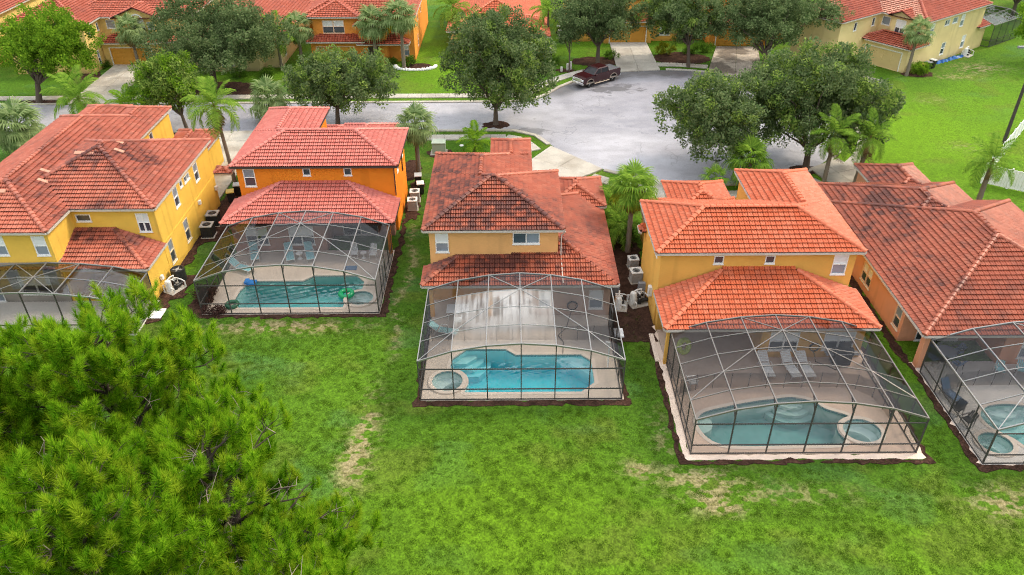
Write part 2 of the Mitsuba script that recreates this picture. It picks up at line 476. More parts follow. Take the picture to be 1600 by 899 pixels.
DRIVES = [('concrete', [(-50.1, 98.6), (-45.4, 98.6), (-44.4, 84.3), (-49.6, 84.3)], 2, 5), ('concrete', [(-31.6, 60.8), (-25.3, 60.8), (-25.1, 76.1), (-31.9, 76.1)], 2, 6),
          ('concrete', [(-17.0, 68.0), (-11.4, 68.0), (-11.2, 76.1), (-17.2, 76.1)], 2, 3), ('concrete', [(-1.5, 63.2), (3.9, 62.6), (8.5, 66.4), (3.9, 71.8)], 2, 3),
          ('concrete', [(11.6, 57.5), (16.2, 57.5), (17.4, 63.3), (12.8, 64.1)], 2, 2), ('concrete', [(28.8, 61.2), (33.2, 61.2), (31.0, 68.4), (27.6, 66.3)], 2, 3),
          ('concrete', [(13.4, 106.5), (18.4, 106.5), (18.4, 94.9), (13.1, 94.2)], 2, 4), ('concrete_stained', [(27.4, 104.5), (32.9, 104.2), (29.9, 90.6), (24.0, 93.8)], 2, 4),
          ('concrete', [(41.0, 93.5), (44.4, 90.2), (33.6, 83.2), (32.6, 86.4)], 2, 4)]
dpolys = shapely.union_all([Polygon(d[1]).buffer(.25) for d in DRIVES])
for b, q, nu, nv in DRIVES:
    k = struct('driveway', None, b); quad_slabs(k, 'slab', q, nu, nv, .125, b)
walk = road.buffer(2.1, 24); walk_line = LineString(walk.exterior.coords)
k = struct('sidewalk', None, None)
strip_slabs(k, 'slab', walk_line, 1.25, 1.55, -.1, .10, 'concrete', keep=lambda x, y: -62 < x < 40 and not dpolys.contains(Point(x, y)))
k = struct('kerb', None, None)
kerb_line = LineString(road.buffer(.2, 24).exterior.coords)
strip_slabs(k, 'segment', kerb_line, .44, 2.6, -.1, .11, 'concrete', keep=lambda x, y: -62 < x < 40 and not dpolys.contains(Point(x, y)))


def patch(poly, z, amp=.12, seed=0):
    """an uneven-edged bed of mulch: the outline wanders, the middle is slightly heaped"""
    rng = np.random.default_rng(seed); ring = LineString(poly.exterior.coords); n = int(ring.length / .35)
    pts = [ring.interpolate(i * ring.length / n) for i in range(n)]
    out = Polygon([(p.x + rng.normal(0, amp), p.y + rng.normal(0, amp)) for p in pts]).buffer(0)
    return out


def mulch(poly, seed, amp=.1):
    p = patch(poly, 0, amp, seed)
    m = MB()
    for g in getattr(p, 'geoms', [p]): m.prism(g, -.05, .035 + .004 * (seed % 5))
    struct('mulch_bed', m, 'mulch')


def ring_poly(d, w, back=True):
    a = sbox(d[0] - w, d[2] - w, d[1] + w, d[3])
    return a.difference(sbox(d[0] - .02, d[2] - .02, d[1] + .02, d[3] + 1))


mulch(ring_poly(DECKS['h3'], .26).intersection(sbox(-6, 34, 7, 45)).union(sbox(-5.85, 34.22, 7.0, 34.7)).difference(sbox(-5.45, 34.68, 6.55, 46)), 1, .07)
mulch(sbox(6.6, 42.4, 9.75, 58.5).union(sbox(6.6, 40.3, 9.4, 43)), 2, .12)
mulch(ring_poly(tuple(np.array(DECKS['h4']) + [-.4, .35, -.40, 0]), .28), 3, .07)
mulch(ring_poly(DECKS['h5'], .40).intersection(sbox(24, 28.5, 40, 38)), 4, .08)
mulch(sbox(24.3, 38, 24.85, 56), 5, .1)
mulch(sbox(-21.6, 43.22, -8.7, 43.6), 6, .1)
mulch(Polygon([(-22.6, 44.0), (-21.2, 43.2), (-19.2, 43.3), (-19.3, 43.9), (-21.2, 47.2), (-22.2, 46.8)]), 7, .15)
mulch(sbox(-9.05, 43.3, -8.62, 52).union(sbox(-9.0, 51.5, -8.55, 57)).union(sbox(-9.0, 57, -7.8, 64)), 8, .1)
mulch(sbox(-25.1, 45.4, -23.2, 48.6).union(sbox(-25, 48, -24.35, 62)).union(sbox(-25, 53.5, -23.0, 62.5)).union(sbox(-25, 42.5, -23.9, 46)), 9, .14)
mulch(sbox(-21.9, 57, -21.2, 66).union(sbox(-24.6, 61.5, -21.3, 66)), 10, .15)
for i, (x, y, rx, ry) in enumerate([(-53.1, 85.1, 2.3, .8), (-34.6, 89, 6.5, 2.6), (-33.6, 76, 2.2, .5), (-1.6, 77.5, 1.4, 1.0), (10.9, 98.6, 3.2, 1.9), (21.8, 99.6, 3.6, 2.6), (30.3, 92.4, 1.5, 1.2), (27.2, 66, 1.6, 1.0), (-9.3, 66.5, .9, 2.2),
                                   (-6.9, 70.4, 1.2, 1.0), (6.7, 95.0, 1.3, .7), (-11.6, 96.8, 2.0, 1.2), (-22, 97.6, 3.5, 1.0), (49.2, 93.2, 1.9, 1.4), (-51.5, 93.2, 1.6, 2.4)]):
    e = Point(0, 0).buffer(1, 12)
    mulch(shapely.affinity.translate(shapely.affinity.scale(e, rx, ry), x, y), 11 + i, .12)

# ------------------------------------------------------------------ houses
TW, TE, TLEN, TTH = .335, .365, .43, .088


def tile_mesh(far=False):
    """(vertices, triangles, grime and painted shade): a roll, a flat, a second roll and the deep side channel, with an open butt end"""
    if far:
        prof = [(-.47, .002), (-.24, .06), (0, .018), (.24, .06), (.47, .002)]
    else:
        prof = [(-.485, -.012), (-.41, .034), (-.25, .066), (-.09, .036), (0, .010), (.09, .036), (.25, .066), (.41, .034), (.485, -.012)]
    x = np.array([p[0] for p in prof]) * TW; z = np.array([p[1] for p in prof]); n = len(x)
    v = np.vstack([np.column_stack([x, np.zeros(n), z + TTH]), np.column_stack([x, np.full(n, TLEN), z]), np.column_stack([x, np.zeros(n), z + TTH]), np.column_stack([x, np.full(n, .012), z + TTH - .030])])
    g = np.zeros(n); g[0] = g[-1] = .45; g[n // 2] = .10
    f = []
    for i in range(n - 1):
        f += [[i, i + 1, n + i + 1], [i, n + i + 1, n + i], [3 * n + i, 3 * n + i + 1, 2 * n + i + 1], [3 * n + i, 2 * n + i + 1, 2 * n + i]]
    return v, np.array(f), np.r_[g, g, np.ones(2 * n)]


TILE_NEAR, TILE_FAR = tile_mesh(), tile_mesh(True)


def cap_mesh(n=6):
    a = np.linspace(0, np.pi, n + 1); r0, r1, L = .185, .152, .46
    p0 = np.column_stack([np.cos(a) * r0, np.zeros(n + 1), np.sin(a) * r0 * .85]); p1 = np.column_stack([np.cos(a) * r1, np.full(n + 1, L), np.sin(a) * r1 * .8 - .02])
    c = np.array([[0, 0, 0.]]); v = np.vstack([p0, p1, c]); f = []
    for i in range(n): f += [[i, i + 1, n + 2 + i], [i + 1, n + 3 + i, n + 2 + i], [2 * n + 2, i + 1, i]]
    return v, np.array(f)


CAP = cap_mesh()


def block_h(b, x, y):
    x0, x1, y0, y1, z, p, g = b
    d = [(x - x0) if 'x0' not in g else None, (x1 - x) if 'x1' not in g else None, (y - y0) if 'y0' not in g else None, (y1 - y) if 'y1' not in g else None]
    h = np.full(np.shape(x), 1e9)
    for q in d:
        if q is not None: h = np.minimum(h, q)
    out = z + p * h
    return np.where((x < x0 - .01) | (x > x1 + .01) | (y < y0 - .01) | (y > y1 + .01), -1e9, out)


def hip_lines(b):
    """ridge and hips of a block in plan, with heights"""
    x0, x1, y0, y1, z, p, g = b
    act = [s for s in ('x0', 'x1', 'y0', 'y1') if s not in g]
    W = (x1 - x0) if ('x0' in act and 'x1' in act) else 1e9
    D = (y1 - y0) if ('y0' in act and 'y1' in act) else 1e9
    L = []
    if W < 1e8 and W <= D:
        xc, h = (x0 + x1) / 2, W / 2
        ya = y0 + h if 'y0' in act else y0
        yb = y1 - h if 'y1' in act else y1
        if ya > yb and 'y1' not in act: return [((x0, y0), (x0 + y1 - y0, y1)), ((x1, y0), (x1 - y1 + y0, y1))]
        L.append(((xc, ya), (xc, yb)))
        if 'y0' in act: L += [((x0, y0), (xc, ya)), ((x1, y0), (xc, ya))]
        if 'y1' in act: L += [((x0, y1), (xc, yb)), ((x1, y1), (xc, yb))]
    elif D < 1e8:
        yc, h = (y0 + y1) / 2, D / 2
        xa = x0 + h if 'x0' in act else x0
        xb = x1 - h if 'x1' in act else x1
        L.append(((xa, yc), (xb, yc)))
        if 'x0' in act: L += [((x0, y0), (xa, yc)), ((x0, y1), (xa, yc))]
        if 'x1' in act: L += [((x1, y0), (xb, yc)), ((x1, y1), (xb, yc))]
    else:   # lean-to: hips at the free corners only
        for sx, sy in (('x0', 'y0'), ('x1', 'y0'), ('x0', 'y1'), ('x1', 'y1')):
            if sx in act and sy in act:
                xx = x0 if sx == 'x0' else x1; yy = y0 if sy == 'y0' else y1
                h = min(x1 - x0, y1 - y0); L.append(((xx, yy), (xx + (h if sx == 'x0' else -h), yy + (h if sy == 'y0' else -h))))
    return L


class House:
    def __init__(s, name, label, wall, tile, M=None, far=False, gutter='gutter_pale', trim='white'):
        s.k = thing(name, label, 'house'); s.M = np.eye(4) if M is None else M
        s.wall, s.tile, s.far, s.gutter, s.trim = wall, tile, far, gutter, trim
        s.blocks, s.boxes, s.wins = [], [], []

    def roof(s, x0, x1, y0, y1, z, p=.4, g=()):
        s.blocks.append((x0, x1, y0, y1, z, p, set(g)))

    def box(s, x0, x1, y0, y1, z1, z0=0., skip=(), paint=None):
        s.boxes.append((x0, x1, y0, y1, z0, z1, set(skip), paint or s.wall))

    def win(s, face, at, u0, u1, z0, z1, kind='hung', trim=None):
        s.wins.append((face, at, u0, u1, z0, z1, kind, trim or s.trim))

    def build(s):
        M = s.M
        for x0, x1, y0, y1, z0, z1, skip, paint in s.boxes:
            walls = MB()
            for face in ('x0', 'x1', 'y0', 'y1'):
                if face in skip: continue
                at = dict(x0=x0, x1=x1, y0=y0, y1=y1)[face]; lo, hi = (y0, y1) if face[0] == 'x' else (x0, x1)
                inn = 1 if face[1] == '0' else -1
                op = [w for w in s.wins if w[0] == face and abs(w[1] - at) < .02 and w[2] > lo - .01 and w[3] < hi + .01 and w[4] > z0 - .01 and w[5] < z1 + .01]
                P = (lambda u, z, d=0., at=at, inn=inn: (at + inn * d, u, z)) if face[0] == 'x' else (lambda u, z, d=0., at=at, inn=inn: (u, at + inn * d, z))
                us = sorted({lo, hi, *[w[2] for w in op], *[w[3] for w in op]}); zs = sorted({z0, z1, *[w[4] for w in op], *[w[5] for w in op]})
                for a, b in zip(us, us[1:]):
                    for c, d in zip(zs, zs[1:]):
                        if any(w[2] < (a + b) / 2 < w[3] and w[4] < (c + d) / 2 < w[5] for w in op): continue
                        walls.quad(P(a, c), P(b, c), P(b, d), P(a, d))
                for w in op:
                    R = 4.0 if w[6] == 'open' else .16
                    for (a, c), (b, d) in (((w[2], w[4]), (w[3], w[4])), ((w[2], w[5]), (w[3], w[5])), ((w[2], w[4]), (w[2], w[5])), ((w[3], w[4]), (w[3], w[5]))):
                        walls.quad(P(a, c), P(b, d), P(b, d, R), P(a, c, R))
            part(s.k, 'wall', walls, paint, M)
        for face, at, u0, u1, z0, z1, kind, trim in s.wins:
            inn = 1 if face[1] == '0' else -1
            P = (lambda u, z, d: np.array((at + inn * d, u, z))) if face[0] == 'x' else (lambda u, z, d: np.array((u, at + inn * d, z)))

            def slab(m, a, b, c, d, e0, e1):
                p, q = P(a, c, e0), P(b, d, e1); lo, hi = np.minimum(p, q), np.maximum(p, q)
                m.box(lo[0], hi[0], lo[1], hi[1], lo[2], hi[2])
            if kind == 'open': continue
            if kind == 'garage':
                door = MB(); n = 4; hgt = (z1 - z0) / n
                for i in range(n):
                    for j in range(4):
                        w4 = (u1 - u0) / 4
                        slab(door, u0 + j * w4 + .03, u0 + (j + 1) * w4 - .03, z0 + i * hgt + .02, z0 + (i + 1) * hgt - .02, .10, .14)
                slab(door, u0, u1, z0, z1, .13, .17)
                part(s.k, 'garage_door', door, trim, M)
                fr = MB(); slab(fr, u0 - .12, u0, z0, z1 + .12, -.03, .05); slab(fr, u1, u1 + .12, z0, z1 + .12, -.03, .05); slab(fr, u0, u1, z1, z1 + .12, -.03, .05)
                part(s.k, 'garage_trim', fr, s.trim, M); continue
            if kind == 'door':
                m = MB(); slab(m, u0, u1, z0, z1, .10, .16)
                for c, d in ((z0 + .15, z0 + .95), (z0 + 1.1, z1 - .2)): slab(m, u0 + .15, u1 - .15, c, d, .08, .11)
                part(s.k, 'door', m, trim, M); continue
            fw = .062; fr = MB()
            slab(fr, u0, u1, z1 - fw, z1, -.02, .08); slab(fr, u0, u1, z0, z0 + fw, -.025, .08)
            slab(fr, u0, u0 + fw, z0 + fw, z1 - fw, -.02, .08); slab(fr, u1 - fw, u1, z0 + fw, z1 - fw, -.02, .08)
            panes = []
            if kind == 'hung':
                zm = (z0 + z1) / 2; slab(fr, u0 + fw, u1 - fw, zm - .03, zm + .03, -.01, .06)
                panes = [(u0 + fw, u1 - fw, z0 + fw, zm - .03, 'pane_grey'), (u0 + fw, u1 - fw, zm + .03, z1 - fw, 'blind')]
            elif kind == 'twin':
                um, zm = (u0 + u1) / 2, (z0 + z1) / 2
                slab(fr, um - .05, um + .05, z0 + fw, z1 - fw, -.02, .06)
                for a, b in ((u0 + fw, um - .05), (um + .05, u1 - fw)):
                    slab(fr, a, b, zm - .025, zm + .025, -.01, .06)
                    panes += [(a, b, z0 + fw, zm - .025, 'pane_dark'), (a, b, zm + .025, z1 - fw, 'blind')]
            elif kind == 'slider':
                um = (u0 + u1) / 2; slab(fr, um - .035, um + .035, z0 + fw, z1 - fw, -.02, .06)
                panes = [(u0 + fw, um - .035, z0 + fw, z1 - fw, 'pane_dark'), (um + .035, u1 - fw, z0 + fw, z1 - fw, 'pane_grey')]
            elif kind == 'dark': panes = [(u0 + fw, u1 - fw, z0 + fw, z1 - fw, 'pane_dark')]
            elif kind == 'hungdark':
                zm = (z0 + z1) / 2; slab(fr, u0 + fw, u1 - fw, zm - .03, zm + .03, -.01, .06)
                panes = [(u0 + fw, u1 - fw, z0 + fw, zm - .03, 'pane_dark'), (u0 + fw, u1 - fw, zm + .03, z1 - fw, 'pane_grey')]
            else: panes = [(u0 + fw, u1 - fw, z0 + fw, z1 - fw, 'pane_grey')]
            wk = part(s.k, 'window', fr, trim if trim != 'none' else 'white', M)
            sill = MB(); slab(sill, u0 - .04, u1 + .04, z0 - .07, z0 - .003, -.05, .0)
            part(wk, 'sill', sill, trim if s.trim != 'white' else 'white', M)
            for a, b, c, d, mt in panes:
                m = MB(); slab(m, a, b, c, d, .055, .07)
                part(wk, 'pane', m, mt, M)
        s.build_roof()
        return s.k

    def build_roof(s):
        M = s.M; B = s.blocks; deck = MB(); rng = np.random.default_rng(len(scene))
        org, U, V, N, tone = [], [], [], [], []
        caps = []; gut = []
        for bi, b in enumerate(B):
            x0, x1, y0, y1, z, p, g = b
            ca = 1 / math.sqrt(1 + p * p); eh = TE * ca
            for side in ('x0', 'x1', 'y0', 'y1'):
                if side in g: continue
                along_y = side[0] == 'x'; L = (y1 - y0) if along_y else (x1 - x0); sgn = 1 if side[1] == '0' else -1
                D = (x1 - x0) if along_y else (y1 - y0)
                K, J = int(D / eh) + 1, int(L / TW) + 2
                off = (L - (J - 1) * TW) / 2
                d, u = np.meshgrid((np.arange(K)) * eh - .04, off + (np.arange(J)) * TW, indexing='ij')
                d, u = d.ravel(), u.ravel(); dc = d + eh * .55
                if along_y: X, Y = (x0 + dc if side == 'x0' else x1 - dc), y0 + u; ex, ey = (x0 + d if side == 'x0' else x1 - d), y0 + u
                else: X, Y = x0 + u, (y0 + dc if side == 'y0' else y1 - dc); ex, ey = x0 + u, (y0 + d if side == 'y0' else y1 - d)
                zt = z + p * dc; h = block_h(b, X, Y)
                ok = (h > zt - .065) & (X > x0 - .1) & (X < x1 + .1) & (Y > y0 - .1) & (Y < y1 + .1)
                inside = (X >= x0) & (X <= x1) & (Y >= y0) & (Y <= y1)
                ok &= inside
                for oi, o in enumerate(B):
                    if oi == bi: continue
                    ho = block_h(o, X, Y)
                    deep = (X > o[0] + .9) & (X < o[1] - .9) & (Y > o[2] + .9) & (Y < o[3] - .9)
                    ok &= ~((ho > zt + (.10 if oi > bi else -.02)) & ((zt > o[4] - .2) | deep))
                i = np.where(ok)[0]
                uv = np.array([0, 1, 0.]) if along_y else np.array([1, 0, 0.])
                vv = (np.array([sgn, 0, p]) if along_y else np.array([0, sgn, p])) * ca
                uv = np.cross(vv, np.cross(uv, vv)); nn = np.cross(uv, vv)
                if nn[2] < 0: uv = -uv; nn = -nn
                org.append(np.column_stack([ex[i], ey[i], z + p * d[i]])); k = len(i)
                U.append(np.tile(uv, (k, 1))); V.append(np.tile(vv, (k, 1))); N.append(np.tile(nn, (k, 1))); tone.append(rng.random(k))
                # gutter along this eave where no other block covers it
                e0, e1 = ((x0, y0), (x0, y1)) if side == 'x0' else ((x1, y0), (x1, y1)) if side == 'x1' else ((x0, y0), (x1, y0)) if side == 'y0' else ((x0, y1), (x1, y1))
                ts = np.linspace(0, 1, 41); run = []
                out = np.array([-sgn, 0]) if along_y else np.array([0, -sgn])
                for t0, t1 in zip(ts, ts[1:]):
                    mx, my = np.array(e0) + (np.array(e1) - e0) * (t0 + t1) / 2 + out * .05
                    free = all(not (block_h(o, np.array(mx), np.array(my)) > z - .1) for oi, o in enumerate(B) if oi != bi)
                    if free and run and abs(run[-1][1] - t0) < 1e-6: run[-1][1] = t1
                    elif free: run.append([t0, t1])
                for t0, t1 in run:
                    pa, pb = np.array(e0) + (np.array(e1) - e0) * t0, np.array(e0) + (np.array(e1) - e0) * t1
                    gut.append((pa, pb, out, z))
            # the felted deck beneath the tiles, sampled on a grid of its creases
            lines = hip_lines(b)
            hull = [(x0, y0), (x1, y0), (x1, y1), (x0, y1)]
            polys = list(shapely.ops.polygonize(shapely.unary_union([LineString(sbox(x0, y0, x1, y1).exterior.coords), *[LineString(l) for l in lines]])))
            for q in polys:
                v, f = trimesh.creation.triangulate_polygon(q, engine='earcut')
                zz = block_h(b, v[:, 0], v[:, 1]) - .03
                deck.add(np.column_stack([v, zz]), f)
            deck.quad((x0, y0, z - .04), (x1, y0, z - .04), (x1, y1, z - .04), (x0, y1, z - .04))
            for gs in g:   # gable wall above the eave
                pass
            for a, c in lines:
                a3, c3 = np.array([*a, block_h(b, np.array(a[0]), np.array(a[1]))]), np.array([*c, block_h(b, np.array(c[0]), np.array(c[1]))])
                Lc = np.linalg.norm(c3 - a3)
                if Lc < .3: continue
                n = max(1, int(Lc / .40)); dirv = (c3 - a3) / Lc
                side = np.cross(dirv, [0, 0, 1]); side /= np.linalg.norm(side); up = np.cross(side, dirv)
                for i in range(n):
                    o3 = a3 + dirv * (i * Lc / n - .02) + up * .085
                    mid = o3 + dirv * .2 - up * .085
                    if any(block_h(o, np.array(mid[0]), np.array(mid[1])) > mid[2] - .07 for oi, o in enumerate(B) if oi != bi): continue
                    m4 = np.eye(4); m4[:3, 0], m4[:3, 1], m4[:3, 2], m4[:3, 3] = side, dirv, up, o3
                    caps.append(m4)
        rk = part(s.k, 'roof', deck, 'deck_felt', M)
        org, U, V, N, tone = map(np.concatenate, (org, U, V, N, tone))
        # small lay errors
        k = len(org); ja = rng.normal(0, .010, k)[:, None]; U2 = U + V * ja; V2 = V - U * ja
        org = org + N * (.012 + rng.normal(0, .004, k))[:, None]
        world = org @ M[:3, :3].T + M[:3, 3]
        tv, tf, tg = TILE_FAR if s.far else TILE_NEAR
        key = 'tile_' + s.tile
        solo = np.zeros(k, bool)
        if not s.far:
            view = EYE - world; dist = np.linalg.norm(view, axis=1)
            facing = np.einsum('ij,ij->i', N @ M[:3, :3].T, view / dist[:, None])
            solo[np.argsort(dist / np.maximum(facing, .05))[:300]] = True
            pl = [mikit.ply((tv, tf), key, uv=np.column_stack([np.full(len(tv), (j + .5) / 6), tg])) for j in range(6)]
            for i in np.where(solo)[0]:
                m4 = np.eye(4); m4[:3, 0], m4[:3, 1], m4[:3, 2], m4[:3, 3] = U2[i], V2[i], N[i], org[i]
                copy_part(rk, 'tile', pl[int(tone[i] * 6)], M @ m4)
        r = np.where(~solo)[0]
        v = org[r][:, None] + tv[None, :, :1] * U2[r][:, None] + tv[None, :, 1:2] * V2[r][:, None] + tv[None, :, 2:] * N[r][:, None]
        f = tf[None] + (np.arange(len(r)) * len(tv))[:, None, None]
        uv = np.repeat(tone[r], len(tv)); v = v.reshape(-1, 3) @ M[:3, :3].T + M[:3, 3]
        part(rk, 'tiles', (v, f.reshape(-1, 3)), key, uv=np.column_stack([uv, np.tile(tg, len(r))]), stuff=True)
        # ridge and hip caps
        cv, cf = CAP
        if s.far:
            vs = np.concatenate([cv @ m[:3, :3].T + m[:3, 3] for m in caps]) @ M[:3, :3].T + M[:3, 3]
            fs = np.concatenate([cf + i * len(cv) for i in range(len(caps))]); t = np.repeat(rng.uniform(.7, 1.1, len(caps)), len(cv))
            part(rk, 'ridge_caps', (vs, fs), key, uv=np.column_stack([t, t * 0]), stuff=True)
        else:
            pl = [mikit.ply((cv, cf), key, uv=np.column_stack([np.full(len(cv), .7 + .45 * j / 3), np.zeros(len(cv))])) for j in range(4)]
            for m in caps: copy_part(rk, 'ridge_cap', pl[rng.integers(4)], M @ m)
        for pa, pb, out, z in gut:
            m = MB(); o3 = np.array([*out, 0]) * .055
            m.beam(np.array([*pa, z - .045]) + o3, np.array([*pb, z - .045]) + o3, .10, .13)
            part(s.k, 'gutter', m, s.gutter, M)


def gable(h, x0, x1, y, z, zt, face='y'):
    """the triangle of wall under a gable"""
    m = MB().add([(x0, y, z), (x1, y, z), ((x0 + x1) / 2, y, zt)] if face == 'y' else [(y, x0, z), (y, x1, z), (y, (x0 + x1) / 2, zt)], [[0, 1, 2]])
    part(h.k, 'gable', m, h.wall, h.M)


ZU, ZL = 5.75, 2.8
# house 3, the middle one
h = House('house', 'apricot house in the middle with dark stained red roof', 'wall_apricot', 'h3')
h.roof(-5.86, 3.42, 44.85, 53.75, ZU); h.roof(-5.86, 1.5, 49.3, 57.1, ZU, g=('y0',)); h.roof(-1.55, 1.5, 54, 59.8, ZU, g=('y0',))
h.roof(-5.92, 6.98, 42.72, 45.2, ZL, g=('y1',)); h.roof(-2.4, 6.98, 42.72, 56.3, ZL); h.roof(2.9, 7.2, 53.2, 58.2, ZL + .28); h.roof(-4.6, 1.6, 56, 63.3, ZL + .1)
h.box(-5.5, 3.1, 45.15, 53.4, ZU); h.box(-5.5, 1.2, 53.4, 56.7, ZU); h.box(-1.2, 1.2, 56.7, 59.4, ZU)
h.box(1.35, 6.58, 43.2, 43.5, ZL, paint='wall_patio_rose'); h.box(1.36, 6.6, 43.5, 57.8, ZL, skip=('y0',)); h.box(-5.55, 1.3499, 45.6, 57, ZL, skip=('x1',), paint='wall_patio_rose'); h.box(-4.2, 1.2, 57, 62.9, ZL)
h.box(-5.55, -5.25, 43.1, 43.4, ZL); h.box(-1.6, -1.3, 43.1, 43.4, ZL)
h.win('y0', 45.15, -5.1, -4.22, 3.95, 5.39); h.win('y0', 45.15, .07, 1.86, 4.55, 5.4, 'slider')
h.win('y0', 43.2, 5.15, 6.1, .6, 2.1); h.win('y0', 43.2, 1.8, 2.62, .75, 2.02)
h.win('y0', 45.6, -4.6, -2.4, .04, 2.15, 'slider'); h.win('x0', -5.5, 48, 48.9, 4.0, 5.3); h.win('x1', 6.6, 47, 47.9, .7, 2.1)
H3 = h.build()
m = MB()
for a, b in (((3.55, 44.85, 5.65), (3.3, 45.0, 5.3)), ((3.3, 45.0, 5.3), (3.3, 44.95, 3.75)), ((3.3, 44.95, 3.75), (3.35, 42.75, 2.95))): m.tube([a, b], .04, 6)
part(H3, 'downspout', m, 'gutter_pale')

# house 4, right of it
h = House('house', 'ochre house with clean bright orange roof and two small square windows', 'wall_ochre', 'h4')
h.roof(9.07, 22.08, 41.8, 48.75, ZU); h.roof(16.85, 22.08, 45.3, 53.7, ZU, g=('y0',))
h.roof(9.22, 22.16, 37.8, 42.15, ZL, g=('y1',)); h.roof(9.9, 17.2, 48, 54.3, ZL + .3); h.roof(12.2, 17.0, 51.5, 57.4, ZL + .25); h.roof(9.0, 9.9, 47.6, 48.6, 4.0)
h.box(9.42, 21.75, 42.1, 48.4, ZU); h.box(17.15, 21.75, 48.4, 53.4, ZU); h.box(10.2, 17.0, 48.4, 54, ZL + .3); h.box(12.5, 16.7, 54, 57.1, ZL + .2)
h.box(15.4, 21.75, 38.5, 42.1, ZL); h.box(9.5, 15.3999, 41.5, 42.1, ZL); h.box(9.4, 9.62, 37.95, 38.17, ZL)
h.win('y0', 42.1, 12.78, 13.4, 4.79, 5.38, 'dark'); h.win('y0', 42.1, 16.02, 16.64, 4.79, 5.38, 'dark'); h.win('y0', 42.1, 20.36, 21.28, 3.95, 5.45)
h.win('y0', 38.5, 15.95, 17.75, .65, 2.05, 'twin'); h.win('y0', 38.5, 19.3, 21.2, .65, 2.05, 'twin'); h.win('y0', 41.5, 11.0, 13.4, .05, 2.2, 'slider')
h.win('x0', 9.42, 43.2, 43.8, 4.6, 5.3, 'hungdark'); h.win('x0', 9.42, 46.3, 46.9, 4.5, 5.3, 'hungdark')
H4 = h.build()
part(H4, 'meter_box', MB().bev(9.18, 9.42, 43.6, 44.0, 1.3, 2.0), 'pvc')

# house 2
h = House('house', 'bright orange house with smooth salmon pink roof behind the kidney green pool float enclosure', 'wall_orange', 'h2', gutter='gutter_dark')
h.roof(-21.5, -8.73, 54.95, 62.2, ZU); h.roof(-21.5, -16.3, 58.6, 67.1, ZU, g=('y0',)); h.roof(-14.9, -10.2, 58, 66.9, 4.3); h.roof(-17.2, -13.9, 61, 68.8, 3.4)
h.roof(-21.72, -8.82, 51.25, 55.3, ZL, g=('y1',))
h.box(-21.2, -9.1, 55.25, 61.9, ZU); h.box(-21.2, -16.6, 61.9, 66.8, ZU); h.box(-14.6, -10.5, 61.9, 66.6, 4.3); h.box(-16.9, -14.2, 61.9, 68.5, 3.4)
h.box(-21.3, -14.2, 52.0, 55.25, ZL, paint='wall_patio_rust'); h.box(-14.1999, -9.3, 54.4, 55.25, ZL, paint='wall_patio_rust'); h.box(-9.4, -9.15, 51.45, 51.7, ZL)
h.win('y0', 55.25, -20.73, -19.84, 3.98, 5.48, 'hungdark'); h.win('y0', 55.25, -16.1, -15.5, 4.87, 5.48, 'dark'); h.win('y0', 55.25, -12.93, -12.33, 4.87, 5.48, 'dark')
h.win('y0', 52.0, -20.3, -18.6, .6, 2.2, 'twin'); h.win('y0', 52.0, -17.0, -15.1, .6, 2.2, 'twin'); h.win('y0', 54.4, -13.4, -10.6, .05, 2.2, 'slider')
h.win('x1', -9.1, 57.0, 57.7, 4.2, 5.3); h.win('x1', -9.1, 60.0, 60.7, 4.2, 5.3)
H2 = h.build()
for xx, yy in ((-9.03, 55.1), (-9.03, 59.6)):
    part(H2, 'downspout', MB().tube([(xx, yy, 5.6), (xx, yy, 3.2)], .05, 6), 'gutter_dark')

# house 1, at the left edge
h = House('house', 'yellow house at the left edge with weathered red roof', 'wall_yellow', 'h1')
h.roof(-36, -24.75, 48.15, 60.2, ZU); h.roof(-39.4, -30.6, 44.9, 65.5, ZU); h.roof(-34.5, -30.6, 62.2, 67.6, ZU, g=('y0',)); h.roof(-38.1, -34.2, 62.2, 68.0, ZU, g=('y0',))
h.roof(-35, -24.78, 45.04, 48.5, ZL, g=('y1',)); h.roof(-30.9, -27.0, 58, 69.0, ZL + .2); h.roof(-25.1, -23.7, 60.3, 61.5, 2.7)
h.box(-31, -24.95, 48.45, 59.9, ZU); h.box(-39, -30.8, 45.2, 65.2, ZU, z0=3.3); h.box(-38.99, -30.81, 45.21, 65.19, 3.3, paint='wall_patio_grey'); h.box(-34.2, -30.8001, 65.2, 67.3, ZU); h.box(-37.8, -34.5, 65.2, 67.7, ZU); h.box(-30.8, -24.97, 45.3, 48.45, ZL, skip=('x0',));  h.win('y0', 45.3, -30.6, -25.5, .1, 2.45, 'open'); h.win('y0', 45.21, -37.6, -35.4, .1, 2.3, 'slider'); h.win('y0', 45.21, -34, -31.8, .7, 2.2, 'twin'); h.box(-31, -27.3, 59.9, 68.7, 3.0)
for a in ((51.82, 52.66, 3.85, 5.35, 'hungdark'), (53.28, 53.82, 4.8, 5.33, 'dark'), (54.2, 55.3, 4.72, 5.26, 'slider'), (56.2, 57.1, 3.85, 5.3, 'hungdark')): h.win('x1', -24.95, *a[:4], a[4])
h.win('x1', -24.95, 48.98, 49.82, .74, 2.56, 'hungdark', 'cream_trim'); h.win('x1', -24.95, 52.15, 53.05, .72, 2.52, 'hungdark', 'cream_trim')
h.win('y0', 48.45, -26.33, -25.45, 3.8, 5.28, 'twin'); h.win('y0', 48.45, -30.55, -29.5, 4.66, 5.22, 'dark')
h.win('y0', 45.2, -31.95, -31.06, 3.85, 5.34); h.win('y0', 45.2, -34.77, -33.82, 3.87, 5.36); h.win('x1', -30.8, 62.6, 63.3, 4.5, 5.3, 'dark')
H1 = h.build()
